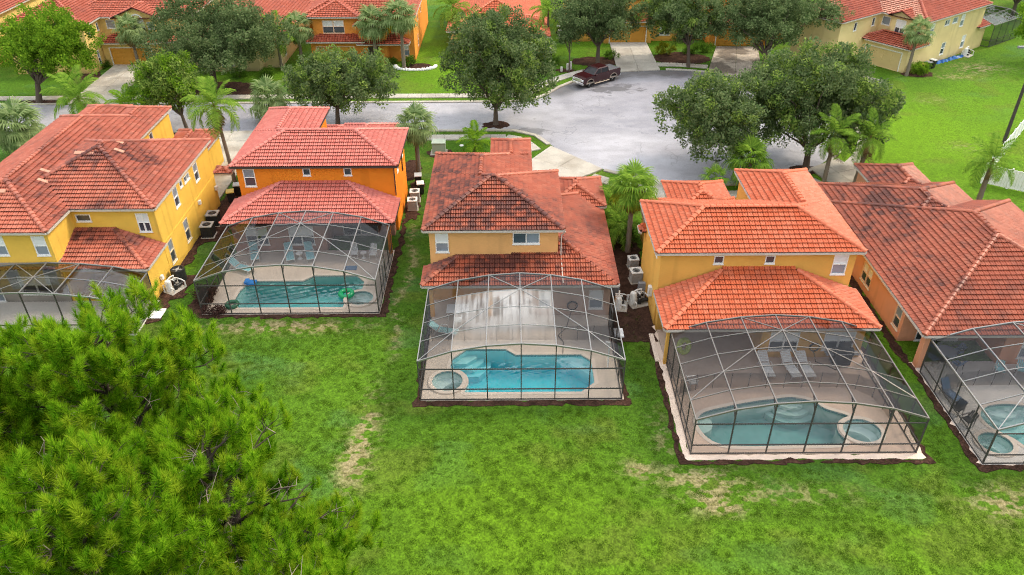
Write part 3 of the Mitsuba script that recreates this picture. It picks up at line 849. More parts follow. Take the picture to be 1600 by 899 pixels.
for x, y, d in ((-31.2, 53.2, 'y'), (-35.2, 48.2, 'y'), (-29.6, 55.2, 'x'), (-29.1, 54.0, 'x'), (-33.2, 50.4, 'x'), (-33.6, 51.7, 'x')):
    zz = max(float(block_h(b, np.array(x), np.array(y))) for b in h.blocks); n = np.array([.371, 0, .928]) if d == 'x' else np.array([0, -.371, .928]); t = np.array([0, 1., 0]) if d == 'x' else np.array([1., 0, 0]); dn = np.cross(t, n)
    c = np.array([x, y, zz]) + n * .12
    part(H1, 'roof_vent', MB().beam(c - t * .7, c + t * .7, .30, .14, n) if d == 'y' else MB().beam(c - dn * .36, c + dn * .36, .31, .05, n), 'vent_pale')
m = MB().box(-24.95, -24.91, 48.5, 59.9, 2.72, 2.80); part(H1, 'string_course', m, 'wall_yellow')
for y, z in ((55.6, 2.2), (59.4, 1.6), (46.6, .9)): part(H1, 'utility_box', MB().bev(-24.94, -24.76, y, y + .28, z, z + .34), 'pvc')

# house 5, at the right edge
h = House('house', 'peach single storey house at the right edge with mottled dark red roof', 'wall_peach', 'h5')
h.roof(24.5, 38.6, 37.05, 54.2, ZL); h.roof(24.72, 35.8, 45, 57.4, ZL); h.roof(29.2, 34.0, 54, 61, ZL)
h.box(24.9, 38.2, 40.2, 53.8, ZL); h.box(25.0, 35.4, 53.8, 57.0, ZL); h.box(29.5, 33.7, 57.0, 60.7, ZL); h.box(30, 38.2, 37.7, 40.2, ZL); h.box(24.9, 25.2, 37.4, 37.9, ZL)
h.win('x0', 24.9, 45.3, 46.85, .6, 2.06, 'twin', 'peach_trim'); h.win('x0', 24.9, 40.5, 41.37, .6, 2.15, 'hungdark', 'peach_trim')
h.win('y0', 37.7, 31.1, 32.1, .55, 2.1); h.win('y0', 40.2, 26, 28.8, .05, 2.2, 'slider'); h.win('x0', 29.5, 58.2, 59.0, 1.0, 2.1)
H5 = h.build()

# the stub of another house at the far left
h = House('house', 'pinkish grey house corner with red roof cut by the left edge beside the fan palm', 'wall_stone_pink', 'h1')
h.roof(-56, -42.4, 54, 61.9, 2.9); h.box(-55.6, -42.75, 54.4, 61.5, 2.9)
h.win('x1', -42.75, 56.2, 57.2, .8, 2.1, 'hungdark'); h.build()

# ---- the row across the street
h = House('house', 'honey yellow house across the street with arched window above its double garage', 'wall_honey', 'far', far=True)
h.roof(-61, -50.75, 94.6, 112, ZU); h.roof(-55, -39.5, 99, 113, ZU); h.roof(-49.2, -43.2, 98.35, 104, ZU, g=('y0',)); h.roof(-51.2, -43.6, 97.5, 103, 2.95)
h.box(-60.6, -51.1, 95.0, 111.5, ZU); h.box(-51.1, -39.9, 99.35, 112.5, ZU); h.box(-48.7, -43.7, 98.8, 99.35, ZU, z0=3.2); h.box(-51.0, -44.0, 98.1, 99.35, 2.95)
h.win('y0', 98.1, -50.1, -45.0, .02, 2.2, 'garage', 'garage_gold'); h.win('x1', -51.1, 95.9, 96.4, 4.3, 5.2, 'dark'); h.win('x1', -51.1, 98.3, 98.8, 4.3, 5.2, 'dark')
h.win('y0', 99.35, -50.3, -49.2, 4.3, 5.35, 'plain'); h.win('y0', 98.8, -46.9, -45.3, 3.6, 5.4, 'twin'); h.win('x1', -51.1, 96.6, 97.2, .5, 2.3, 'hungdark'); h.win('y0', 98.8, -45.0, -44.2, 4.3, 5.2, 'plain')
k = h.build(); gable(h, -48.9, -43.5, 98.8, ZU, 6.85)
m = MB().lathe((0, 0, 0), [(.0, 0), (.72, 0), (.80, .05), (.80, .10), (.64, .10)], 20)
v, f = m.vf(); v = np.column_stack([v[:, 0] - 46.1, 98.8 - v[:, 2], v[:, 1] + 5.4]); part(k, 'arch_trim', (v, f), 'white')

h = House('house', 'cream house across the street mostly hidden behind the big dark oak', 'wall_cream', 'far', far=True)
h.roof(-42.5, -28.2, 96.5, 116, 3.4); h.roof(-38, -30.5, 95.2, 104, 3.0)
h.box(-42.1, -28.6, 97, 115.6, 3.4); h.box(-37.6, -30.9, 95.6, 97, 3.0)
h.win('y0', 97, -41.4, -40.2, .7, 2.2, 'hungdark'); h.win('y0', 95.6, -35.6, -34, .7, 2.2, 'hungdark'); h.win('x1', -28.6, 99, 100, .8, 2.2, 'hungdark'); h.build()

h = House('house', 'coral orange house across the street with two fan palms at its front', 'wall_coral', 'far', far=True, trim='peach_trim')
h.roof(-25.6, -11.75, 99.6, 118, ZU); h.roof(-24.9, -18.6, 98.2, 106, ZU); h.roof(-19.2, -15.0, 97.3, 104, ZU - .8, g=('y0',)); h.roof(-15.6, -11.75, 98.6, 106, ZU); h.roof(-25.2, -18.0, 97.3, 102, 3.0)
h.roof(-19.0, -12.6, 97.2, 101, 2.7)
h.box(-25.2, -12.1, 100, 117.6, ZU); h.box(-24.5, -19.0, 98.7, 100, ZU); h.box(-18.8, -15.4, 97.9, 100, ZU - .8); h.box(-15.4, -12.1, 99.1, 100, ZU); h.box(-24.9, -18.8, 98.0, 98.7, 3.0)
h.win('y0', 98.7, -23.3, -20.6, 3.7, 5.3, 'twin'); h.win('y0', 99.1, -14.9, -13.0, 3.6, 5.0, 'twin'); h.win('y0', 99.1, -13.9, -12.8, .7, 2.2); h.win('y0', 98.0, -24.2, -19.6, .02, 2.2, 'garage', 'garage_gold')
h.win('y0', 97.9, -17.8, -16.4, .02, 2.3, 'door', 'gutter_dark'); h.win('y0', 100, -18.9, -18.2, 4.4, 5.2, 'plain'); h.win('x1', -12.1, 103, 103.8, .8, 2.3, 'hungdark'); h.win('x1', -12.1, 108, 108.8, 3.8, 5.2, 'hungdark'); h.win('x1', -12.1, 104, 104.8, 3.8, 5.2, 'hungdark')
k = h.build(); gable(h, -19.0, -15.2, 97.9, ZU - .8, 5.85)
part(k, 'shutter', MB().box(-17.5, -16.7, 97.82, 97.895, 3.4, 4.5), 'peach_trim')

h = House('house', 'low house with bright orange roof behind the round oak at the street', 'wall_apricot', 'far_o', far=True)
h.roof(-8.2, 4.3, 102, 124, 2.9); h.roof(-1, 5.0, 99.4, 108, 2.9); h.box(-7.8, 3.9, 102.4, 123.6, 2.9); h.box(-.6, 4.6, 99.8, 107.6, 2.9)
h.win('y0', 99.8, .2, 4.0, .02, 2.2, 'garage', 'garage_sand'); h.win('y0', 102.4, -6, -4.5, .7, 2.2, 'twin'); h.build()

h = House('house', 'golden yellow house behind the oaks at the head of the cul-de-sac', 'wall_gold', 'far', far=True)
h.roof(7.6, 23, 107, 122, ZU); h.roof(12.2, 19.4, 105.9, 112, 2.95); h.box(8, 22.6, 107.4, 121.6, ZU); h.box(12.6, 19, 106.4, 107.4, 2.95)
h.win('y0', 106.4, 13.4, 18.2, .02, 2.2, 'garage', 'garage_gold'); h.win('y0', 107.4, 9, 10.4, 3.8, 5.2); h.win('y0', 107.4, 20.2, 21.6, .8, 2.2, 'twin'); h.win('y0', 107.4, 13, 15, 3.9, 5.2, 'twin'); h.build()

h = House('house', 'terracotta orange house hidden behind the wide oak by the stained driveway', 'wall_coral', 'far', far=True)
h.roof(24, 38, 107.5, 121, ZU); h.roof(26, 34.6, 104.4, 112, 2.95); h.box(24.4, 37.6, 108, 120.6, ZU); h.box(26.4, 34.2, 105, 108, 2.95)
h.win('y0', 105, 27.4, 32.8, .02, 2.2, 'garage', 'garage_gold'); h.win('y0', 108, 35, 36.6, .8, 2.2, 'twin'); h.win('y0', 108, 25, 26.2, .02, 2.3, 'door', 'gutter_dark'); h.build()

h = House('house', 'red roof corner with yellow wall at the top left corner behind the bright green tree', 'wall_honey', 'far', far=True)
h.roof(-82, -64.2, 97, 113, ZU); h.box(-81, -64.6, 97.4, 112.6, ZU); h.win('x1', -64.6, 100, 101, 3.9, 5.2, 'hungdark'); h.build()

a = math.radians(36)
MB5 = np.array([[math.sin(a), math.cos(a), 0, 48.0], [-math.cos(a), math.sin(a), 0, 93.9], [0, 0, 1, 0], [0, 0, 0, 1.]])
h = House('house', 'sand yellow house set askew at the top right beside the bright lawn', 'wall_sand', 'far', M=MB5, far=True)
h.roof(-12.5, -5.4, -6.8, 15, ZU); h.roof(-9, .6, 1.4, 16.2, ZU); h.roof(-4.4, -1.0, .9, 6, ZU, g=('y0',)); h.roof(-6.4, .7, -1.2, 3.0, 2.95); h.roof(-6, .6, 15, 17.7, 2.9, g=('y1',))
h.box(-12.1, -5.75, -6.4, 14.6, ZU); h.box(-5.75, .25, 1.8, 15.8, ZU); h.box(-3.9, -1.4, 1.35, 1.8, ZU, z0=3.2); h.box(-6.0, .251, -.7, 1.8, 2.95); h.box(-5.6, .25, 15.8, 17.5, 2.9)
h.win('y0', -.7, -5.2, -.5, .02, 2.2, 'garage', 'garage_sand'); h.win('x1', -5.75, -3.6, -3.0, 4.2, 5.2, 'dark'); h.win('x1', -5.75, .2, .8, 4.2, 5.2, 'dark'); h.win('x1', -5.75, -3.6, -2.9, .5, 2.3, 'hungdark'); h.win('x1', -5.75, -5.8, -4.6, .02, 2.4, 'door', 'gutter_dark')
h.win('y0', 1.8, -5.4, -4.3, 4.3, 5.3, 'plain'); h.win('y0', 1.35, -3.3, -2.0, 3.5, 5.4, 'twin')
h.win('x1', .25, 3.0, 3.9, 3.9, 5.3); h.win('x1', .25, 6.2, 7.3, 4.5, 5.2, 'slider'); h.win('x1', .25, 8.0, 9.2, 4.5, 5.2, 'plain'); h.win('x1', .25, 10.0, 10.9, 3.8, 5.3); h.win('x1', .25, 7.0, 7.9, .8, 2.3, 'hungdark'); h.win('x1', .25, 11.8, 12.7, .8, 2.4)
k = h.build(); gable(h, -4.1, -1.2, 1.35, ZU, 6.4)
# ------------------------------------------------------------------ pool decks, pools, spas
def smooth_poly(pts, r=.0, closed=True):
    p = Polygon(pts)
    return p.buffer(r, 16).buffer(-2 * r, 16).buffer(r, 16) if r else p


def catmull(pts, n=8):
    P = np.array(pts, float); out = []
    for i in range(len(P)):
        a, b, c, d = P[i - 1], P[i], P[(i + 1) % len(P)], P[(i + 2) % len(P)]
        for t in np.linspace(0, 1, n, endpoint=False):
            out.append(.5 * ((2 * b) + (c - a) * t + (2 * a - 5 * b + 4 * c - d) * t * t + (3 * b - a - 3 * c + d) * t ** 3))
    return Polygon(out).buffer(0)


def ripple_mesh(poly, z, amp, size, seed):
    v, f = trimesh.creation.triangulate_polygon(poly, engine='earcut')
    v3, f = trimesh.remesh.subdivide_to_size(np.column_stack([v, np.zeros(len(v))]), f, size)
    m = trimesh.Trimesh(v3, f, process=True); v3 = np.array(m.vertices)
    ph = seed * 1.7
    x, y = v3[:, 0], v3[:, 1]
    v3[:, 2] = z + amp * (np.sin(x * 6.1 + 1.3 * np.sin(y * 2.9 + ph)) * np.sin(y * 5.3 + 1.1 * np.sin(x * 3.3)) + .6 * np.sin(x * 11.3 + y * 7.9 + ph) + .5 * np.sin(y * 13.1 - x * 4.7))
    return v3, np.array(m.faces)


def basin(name, label, cat, poly, depth, bsdf, lip, coping='coping', ripple=.004, steps=(), bench=None, group=None):
    """a sunk basin: shell, tiled waterline, coping, steps, water"""
    k = thing(name, label, cat, group); ring = list(poly.exterior.coords)[:-1]; sh, band = MB(), MB()
    for a, b in zip(ring, ring[1:] + ring[:1]):
        sh.quad((*a, lip - .16), (*b, lip - .16), (*b, -depth), (*a, -depth)); band.quad((*a, lip), (*b, lip), (*b, lip - .16), (*a, lip - .16))
    v, f = trimesh.creation.triangulate_polygon(poly, engine='earcut'); sh.add(np.column_stack([v, np.full(len(v), -depth)]), f)
    part(k, 'shell', sh, bsdf); part(k, 'waterline_tile', band, 'pool_tile')
    for sp, zt in steps:
        sp = sp.intersection(poly.buffer(-.01))
        for g in getattr(sp, 'geoms', [sp]):
            if g.area > .01: part(k, 'step', MB().prism(g, -depth + .01, zt), bsdf)
    cop = poly.buffer(.24, 12).difference(poly); m = MB()
    for g in getattr(cop, 'geoms', [cop]): m.prism(g, lip - .10, lip + .012)
    part(k, 'coping', m, coping)
    v, f = ripple_mesh(poly.buffer(-.004), lip - .13, ripple, .16, len(scene))
    part(k, 'water', (v, f), 'water', smooth=True)
    return k


def deck(d, bsdf, holes, edge=.0, edge_bsdf=None, z=.07, extra=None):
    p = sbox(d[0], d[2], d[1], d[3])
    for q in holes: p = p.difference(q.buffer(.12))
    m = MB()
    for g in getattr(p, 'geoms', [p]): m.prism(g, -.25, z)
    k = struct('pool_deck', m, bsdf)
    if edge:
        q = sbox(d[0] - edge, d[2] - edge, d[1] + edge, d[3]).difference(sbox(d[0] - .005, d[2] - .005, d[1] + .005, d[3] + 1))
        part(k, 'footing', MB().prism(patch(q, 0, .035, 3) if edge > .3 else q, -.2, z - .03), edge_bsdf)
    return k


rot = lambda p, deg, c: shapely.affinity.rotate(p, deg, origin=c)
# house 3: bright turquoise, clipped rectangle with corner steps and a round spa
p3 = Polygon([(-3.85, 37.9), (-3.75, 38.6), (-2.95, 39.5), (-.45, 39.5), (.2, 38.9), (4.35, 38.9), (4.93, 38.3), (4.95, 36.2), (4.1, 35.35), (-2.85, 35.35), (-2.85, 35.5), (-3.0, 36.95), (-3.8, 37.4)])
s3 = Point(-3.95, 36.33).buffer(.92, 24)
p3 = p3.difference(s3.buffer(.36))
c3 = (-3.4, 39.1)
st = [(Polygon([(-4, 40), (-1.4 - .45 * i, 40), (-1.4 - .45 * i, 39.0 + .12 * i), (-2.1 - .4 * i, 38.0 + .32 * i), (-4, 38.0 + .32 * i)]), -.95 + .27 * i) for i in range(3)]
basin('swimming_pool', 'bright turquoise pool with clipped corners in the middle enclosure', 'pool', p3, 1.45, 'pool_blue', .085, steps=st + [(Polygon([(3.4, 39), (5.2, 39), (5.2, 37.3)]), -.55)])
basin('spa', 'small round spa beside the bright turquoise pool', 'hot tub', s3, .95, 'spa_pale', .16, 'coping', steps=[(s3.difference(shapely.affinity.translate(s3, .55, -.45)), -.42)])
deck(DECKS['h3'], 'deck_beige', [p3.buffer(.12), s3.buffer(.1)])
# house 4: freeform
p4 = catmull([(10.45, 32.6), (10.95, 33.45), (12.5, 34.0), (14.1, 34.4), (15.3, 34.6), (16.5, 34.75), (17.6, 34.35), (18.1, 33.75), (19.2, 33.1), (19.0, 32.3), (18.35, 31.4), (18.0, 30.9), (15.5, 30.82), (13.0, 30.78), (11.5, 30.92), (10.75, 31.5)])
s4 = shapely.affinity.scale(Point(19.5, 31.9).buffer(1.0, 24), 1.02, .92); p4 = p4.difference(s4.buffer(.3)).buffer(0)
p4 = max(getattr(p4, 'geoms', [p4]), key=lambda g: g.area)
a4 = Point(16.5, 35.35)
basin('swimming_pool', 'sage green freeform pool in the front enclosure by the ochre house', 'pool', p4, 1.4, 'pool_sage', .085, steps=[(a4.buffer(1.75 - .36 * i), -.95 + .27 * i) for i in range(3)] + [(Point(10.7, 33.2).buffer(.8), -.5)])
basin('spa', 'round pale spa at the right end of the sage green pool', 'hot tub', s4, .95, 'spa_pale', .14, 'coping', steps=[(s4.difference(shapely.affinity.translate(s4, -.5, -.4)), -.42)])
deck(DECKS['h4'], 'deck_tan', [p4.buffer(.12), s4.buffer(.1)], .36, 'footing')
# house 2
p2 = Polygon([(-19.45, 45.1), (-19.4, 46.5), (-19.15, 47.3), (-18.6, 47.68), (-15.2, 47.68), (-14.5, 48.38), (-11.4, 48.38), (-10.7, 47.5), (-10.7, 46.6), (-11.6, 45.6), (-11.7, 44.3), (-18.9, 44.3)])
s2 = shapely.affinity.scale(Point(-10.65, 45.33).buffer(.9, 24), 1.0, .95); p2 = p2.difference(s2.buffer(.3)); p2 = max(getattr(p2, 'geoms', [p2]), key=lambda g: g.area)
basin('swimming_pool', 'teal green pool with swim rings floating behind the bright orange house', 'pool', p2, 1.45, 'pool_teal', .085, ripple=.006, steps=[(Polygon([(-10.4, 48.6), (-12.7 + .45 * i, 48.6), (-12.2 + .4 * i, 47.0 + .25 * i), (-10.4, 46.5 + .25 * i)]), -1.0 + .28 * i) for i in range(3)])
basin('spa', 'pale round spa beside the teal pool with swim rings', 'hot tub', s2, .95, 'spa_pale', .15, 'coping', steps=[(s2.difference(shapely.affinity.translate(s2, -.5, -.4)), -.42)])
deck(DECKS['h2'], 'deck_beige', [p2.buffer(.12), s2.buffer(.1)])
# house 5
p5 = catmull([(26.75, 33.1), (27.5, 33.85), (28.7, 34.05), (30, 33.9), (31.5, 34.2), (33, 33.8), (34.2, 32.6), (33.8, 31), (32, 30.3), (29.5, 30.2), (28.2, 30.4), (27.6, 31.3), (26.9, 32.1)])
s5 = shapely.affinity.scale(Point(26.4, 30.85).buffer(.88, 24), 1., .92); p5 = p5.difference(s5.buffer(.3))
basin('swimming_pool', 'mint green pool cut by the right edge of the picture', 'pool', p5, 1.4, 'pool_mint', .085, steps=[(Point(28.6, 34.4).buffer(1.8 - .4 * i), -1.0 + .28 * i) for i in range(3)])
basin('spa', 'dark rimmed round spa in the enclosure at the right edge', 'hot tub', s5, .95, 'pool_mint', .15, 'coping', steps=[(s5.difference(shapely.affinity.translate(s5, -.5, -.4)), -.42)])
deck(DECKS['h5'], 'deck_pale', [p5.buffer(.12), s5.buffer(.1)], .22, 'footing')
deck(DECKS['h1'], 'deck_pale', [])
struct('pad', MB().bev(-24.72, -23.88, 43.15, 44.3, -.05, .09), 'vinyl_white')

# ------------------------------------------------------------------ screened pool enclosures
FR = [0, .57, .88, 1, .88, .57, 0]


def enclosure(label, x0, x1, y0, y1, zs, zm, frame='frame_bronze', post='post_bronze', M=None, rails=(.85, 2.32), nr=4, dusty=(), flat_top=False, brace=True, gusset=False, zb=.07, door=None, roof_mesh='screen_roof'):
    k = thing('pool_enclosure', label, 'screen enclosure')
    xs = np.linspace(x0, x1, 7); zt = [zs + (zm - zs) * (f if not flat_top else (0 if f == 0 else 1)) for f in FR]
    ys = np.linspace(y0, y1, nr + 1)
    Q = lambda i, j: np.array([xs[i], ys[j], zt[i]])
    for i in range(7):
        part(k, 'roof_beam', MB().beam(Q(i, 0), Q(i, nr), .05, .10), frame, M)
    for j in range(nr + 1):
        m = MB()
        for i in range(6): m.beam(Q(i, j), Q(i + 1, j), .042 if 0 < j < nr else .07, .05 if 0 < j < nr else .10)
        part(k, 'arch_rib', m, frame, M)
    if brace:
        for sgn in (-1, 1):
            m = MB()
            for q in range(min(3, nr - 1)):
                a, b = Q(3 + sgn * q, nr - 1 - q), Q(3 + sgn * (q + 1), nr - 2 - q); m.beam(a + [0, 0, .01], b + [0, 0, .01], .042, .045)
            part(k, 'brace', m, frame, M)
            part(k, 'brace', MB().beam(Q(3, nr - 1) + [0, 0, .01], Q(3 + sgn, nr) + [0, 0, .01], .05, .05), frame, M)
    for i in range(6):
        for j in range(nr):
            part(k, 'roof_screen', MB().quad(Q(i, j), Q(i + 1, j), Q(i + 1, j + 1), Q(i, j + 1)), 'screen_dusty' if (i, j) in dusty else roof_mesh, M)
    for i in range(7):
        part(k, 'post', MB().beam((xs[i], y0, zb), (xs[i], y0, zt[i]), .06, .09, (0, 1, 0)), post, M)
        if gusset and 0 < i < 6: part(k, 'gusset', MB().beam((xs[i], y0 + .03, zt[i] - .62), (xs[i], y0 + .55, zt[i] - .05), .05, .07), post, M)
    for z in (zb + .03, *rails):
        part(k, 'rail', MB().beam((x0, y0, z), (x1, y0, z), .06, .06), post, M)
    for i in range(6):
        lv = [zb, *rails]
        for a, b in zip(lv, lv[1:]): part(k, 'wall_screen', MB().quad((xs[i], y0, a), (xs[i + 1], y0, a), (xs[i + 1], y0, b), (xs[i], y0, b)), 'screen_front', M)
        part(k, 'wall_screen', MB().quad((xs[i], y0, lv[-1]), (xs[i + 1], y0, lv[-1]), (xs[i + 1], y0, zt[i + 1]), (xs[i], y0, zt[i])), 'screen_front', M)
    for x in (x0, x1):
        for j in range(1, nr + 1):
            part(k, 'post', MB().beam((x, ys[j], zb), (x, ys[j], zs), .06, .06, (0, 1, 0)), post, M)
        for z in (zb + .03, rails[0]): part(k, 'rail', MB().beam((x, y0, z), (x, y1, z), .05, .06), post, M)
        for j in range(nr):
            part(k, 'wall_screen', MB().quad((x, ys[j], zb), (x, ys[j + 1], zb), (x, ys[j + 1], zs), (x, ys[j], zs)), 'screen_side', M)
    if door:
        x, ya, yb = door; m = MB()
        for a, b in (((x, ya, zb), (x, ya, 2.1)), ((x, yb, zb), (x, yb, 2.1)), ((x, ya, 2.1), (x, yb, 2.1)), ((x, ya, 1.0), (x, yb, 1.0)), ((x, ya, zb + .1), (x, yb, zb + .1))): m.beam(a, b, .07, .10)
        part(k, 'door', m, 'frame_alu', M)
    return k


enclosure('pool enclosure with pale grey frame and dusty streaked roof screens over the turquoise pool', -5.42, 6.42, 34.72, 42.05, 2.97, 4.2, 'frame_alu', rails=(.88, 2.38), dusty=[(i, j) for i in (1, 2, 3) for j in (0, 1, 2)], door=(6.42, 40.6, 41.6))
enclosure('dark bronze pool enclosure nearest the camera over the sage green pool', 9.6, 21.8, 30.25, 37.9, 2.55, 3.78, 'frame_bronze', rails=(.72, 2.24), nr=5, gusset=True)
enclosure('pool enclosure with crossed braces over the teal pool with swim rings', -21.15, -9.1, 43.6, 51.1, 2.75, 3.98, 'frame_alu', rails=(.9, 2.36), gusset=True, door=(-9.1, 46.5, 47.5))
enclosure('pool enclosure cut by the right edge with dark chairs inside', 24.98, 38.2, 29.4, 37.0, 2.52, 3.95, 'frame_alu', rails=(.72, 2.24), gusset=True)
enclosure('pool enclosure at the left edge partly hidden by the pine tops', -37.9, -24.85, 41.35, 45.0, 2.55, 3.4, 'frame_alu', rails=(.85,), nr=2, roof_mesh='screen_old')
enclosure('flat topped pool enclosure behind the askew sand yellow house', -10.5, 1.2, 17.75, 25.2, 2.9, 3.5, 'frame_alu', rails=(.85,), roof_mesh='screen_old', M=MB5, flat_top=True, brace=False)

# ------------------------------------------------------------------ things in and round the pool decks
def lounger(label, x, y, deg, frame, cloth, z=.07, group=None, raise_=.62):
    k = thing('sun_lounger', label, 'sun lounger', group); M = place(x, y, z, deg)
    m = MB()
    for s in (-.3, .3):
        m.tube([(s, -.95, .30), (s, .35, .30)], .022, 6); m.tube([(s, .35, .30), (s, .35 + .75 * math.cos(raise_), .30 + .75 * math.sin(raise_))], .022, 6)
    for yy in (-.95, .35): m.tube([(-.3, yy, .30), (.3, yy, .30)], .02, 6)
    part(k, 'frame', m, frame, M)
    for s in (-.3, .3):
        for yy in (-.8, .55): part(k, 'leg', MB().tube([(s, yy, 0), (s, yy - .06, .3)], .022, 6), frame, M)
    m = MB()
    for i in range(11): m.bev(-.28, .28, -.94 + i * .115, -.94 + i * .115 + .09, .30, .33, .01)
    part(k, 'seat', m, cloth, M)
    m = MB()
    for i in range(7):
        a = .06 + i * .105; c, s_ = math.cos(raise_), math.sin(raise_)
        p = np.array([(0, .35 + a * c, .33 + a * s_), (0, .35 + (a + .085) * c, .33 + (a + .085) * s_)]); m.beam(p[0], p[1], .56, .025)
    part(k, 'backrest', m, cloth, M)
    for s in (-.36, .36): part(k, 'armrest', MB().tube([(s, .35, .31), (s, .25, .48), (s, -.15, .48), (s, -.2, .30)], .018, 6), frame, M)
    return k


def chair(label, x, y, deg, frame, cloth, z=.07, group=None, high=False):
    k = thing('chair', label, 'chair', group); M = place(x, y, z, deg); hb = 1.1 if high else .86
    part(k, 'seat', MB().bev(-.25, .25, -.25, .25, .40, .44, .015), cloth, M)
    m = MB()
    for i in range(5): m.beam((-.2 + i * .1, .24, .46), (-.2 + i * .1, .40, hb - (.06 if i in (0, 4) else 0)), .07, .02, (0, 1, 0))
    part(k, 'backrest', m, cloth, M)
    for sx in (-.25, .25):
        for sy in (-.22, .24): part(k, 'leg', MB().tube([(sx, sy, 0), (sx, sy, .64)], .02, 6), frame, M)
        part(k, 'armrest', MB().bev(sx - .03, sx + .03, -.26, .28, .62, .65, .01), frame, M)
    return k


def table(label, x, y, r, bsdf, z=.07, hgt=.5):
    k = thing('side_table', label, 'table'); M = place(x, y, z)
    part(k, 'table_top', MB().lathe((0, 0, 0), [(0, hgt), (r, hgt), (r, hgt - .04), (0, hgt - .04)], 18), bsdf, M)
    part(k, 'leg', MB().lathe((0, 0, 0), [(.0, 0), (r * .75, 0), (r * .6, .05), (.06, .1), (.06, hgt - .04)], 14), bsdf, M)


# house 2 deck
lounger('aqua striped lounger nearest the left wall of the teal pool deck', -20.05, 49.2, 65, 'white', 'cloth_aqua')
for i, (x, y) in enumerate(((-19.6, 51.1), (-16.9, 51.0), (-15.4, 51.1))):
    lounger(['aqua lounger in front of the left twin window of the orange house', 'aqua lounger left of the white tub table on the teal pool deck', 'aqua lounger right of the white tub table on the teal pool deck'][i], x, y, 18, 'white', 'cloth_aqua', group='aqua loungers on the teal pool deck')
chair('white high backed chair left of the white crate, teal pool deck', -11.95, 50.9, 5, 'white', 'cloth_white', group='white chairs on the teal pool deck', high=True)
chair('white high backed chair beside the right wall of the teal pool deck', -10.5, 50.8, -6, 'white', 'cloth_white', group='white chairs on the teal pool deck', high=True)
table('white tub table between two aqua loungers', -16.1, 50.8, .26, 'white')
table('white crate table between two high backed white chairs', -11.25, 50.85, .24, 'white')
single('swim_ring', MB().torus((-11.75, 45.95, .10), .42, .17), 'vinyl_green', 'bright green swim ring floating in the teal pool next to the spa', 'swim ring', smooth=True)
single('swim_ring', MB().torus((-19.4, 44.55, .20), .36, .14), 'vinyl_dark_green', 'dark green swim ring lying at the front left corner of the teal pool', 'swim ring', smooth=True)
k = thing('float', 'blue float at the back left edge of the teal pool', 'pool float')
part(k, 'cushion', MB().bev(-19.35, -18.55, 47.2, 47.75, .02, .22, .08), 'blue_plastic'); part(k, 'headrest', MB().bev(-19.35, -19.05, 47.2, 47.75, .221, .32, .06), 'blue_plastic')
single('mat', MB().bev(-12.4, -11.55, 49.1, 49.65, .072, .13, .02), 'blue_slate', 'slate blue folded mat on the deck before the white chairs', 'mat')
# house 4 deck
for i, (x, y, d) in enumerate(((15.55, 37.6, 3), (17.05, 37.55, 9), (17.95, 37.55, 6))):
    lounger(['leftmost of the three white slatted loungers by the ochre house', 'middle of the three white slatted loungers by the ochre house', 'rightmost of the three white slatted loungers by the ochre house'][i], x, y - .35, d, 'white', 'cloth_white', group='white slatted loungers on the front pool deck')
chair('white slatted chair by the left wall of the front enclosure', 10.75, 35.75, 100, 'white', 'cloth_white')
single('swim_ring', MB().torus((10.85, 39.1, .55), .40, .17, nrm=(.45, -.75, .35)), 'vinyl_lime', 'lime yellow swim ring leaning by the left wall of the front enclosure', 'swim ring', smooth=True)
k = thing('grill', 'black barbecue grill under the right twin window of the ochre house', 'grill')
part(k, 'lid', MB().tube([(19.75, 37.85, 1.0), (20.95, 37.85, 1.0)], .28, 12), 'black_plastic'); part(k, 'cabinet', MB().bev(19.8, 20.9, 37.6, 38.15, .12, .95), 'black_plastic'); part(k, 'shelf', MB().bev(19.3, 19.78, 37.65, 38.1, .86, .92), 'grey_plastic')
part(k, 'shelf', MB().bev(20.92, 21.35, 37.65, 38.1, .86, .92), 'grey_plastic'); part(k, 'handle', MB().tube([(19.95, 37.52, 1.05), (20.75, 37.52, 1.05)], .025, 6), 'steel')
k = thing('hose_reel', 'coiled dark hose hanging on the ochre wall between the loungers and the grill', 'hose'); m = MB()
for i in range(4): m.torus((18.75, 38.36 - i * .03, 1.0), .30 - .02 * (i % 2), .022, 20, 6, (0, 1, 0))
part(k, 'coil', m, 'rubber', smooth=True); part(k, 'tail', MB().tube([(18.75, 38.3, .7), (18.9, 38.0, .12), (19.5, 37.6, .1), (19.9, 37.2, .1), (20.3, 37.5, .1)], .022, 6), 'rubber')


def safety_fence(label, pts, z=.07, hgt=1.15):
    k = thing('safety_fence', label, 'fence'); line = LineString(pts); n = max(1, int(line.length / 1.0))
    P = [line.interpolate(i / n, normalized=True) for i in range(n + 1)]
    for i in range(n + 1): part(k, 'post', MB().tube([(P[i].x, P[i].y, z), (P[i].x, P[i].y, z + hgt + .03)], .018, 6), 'post_bronze')
    for i in range(n): part(k, 'mesh_panel', MB().quad((P[i].x, P[i].y, z + .03), (P[i + 1].x, P[i + 1].y, z + .03), (P[i + 1].x, P[i + 1].y, z + hgt), (P[i].x, P[i].y, z + hgt)), 'screen_fence')


safety_fence('dark mesh safety fence round the sage green pool', [(9.9, 35.1), (11.3, 35.6), (20.0, 35.6), (20.9, 35.1), (21.3, 34.4), (21.4, 32.6)])
safety_fence('dark mesh safety fence behind the turquoise pool', [(-5.2, 40.4), (6.3, 40.4)])
safety_fence('mesh safety fence behind the mint green pool at the right edge', [(25.5, 35.35), (27.5, 35.7), (34, 35.7)])
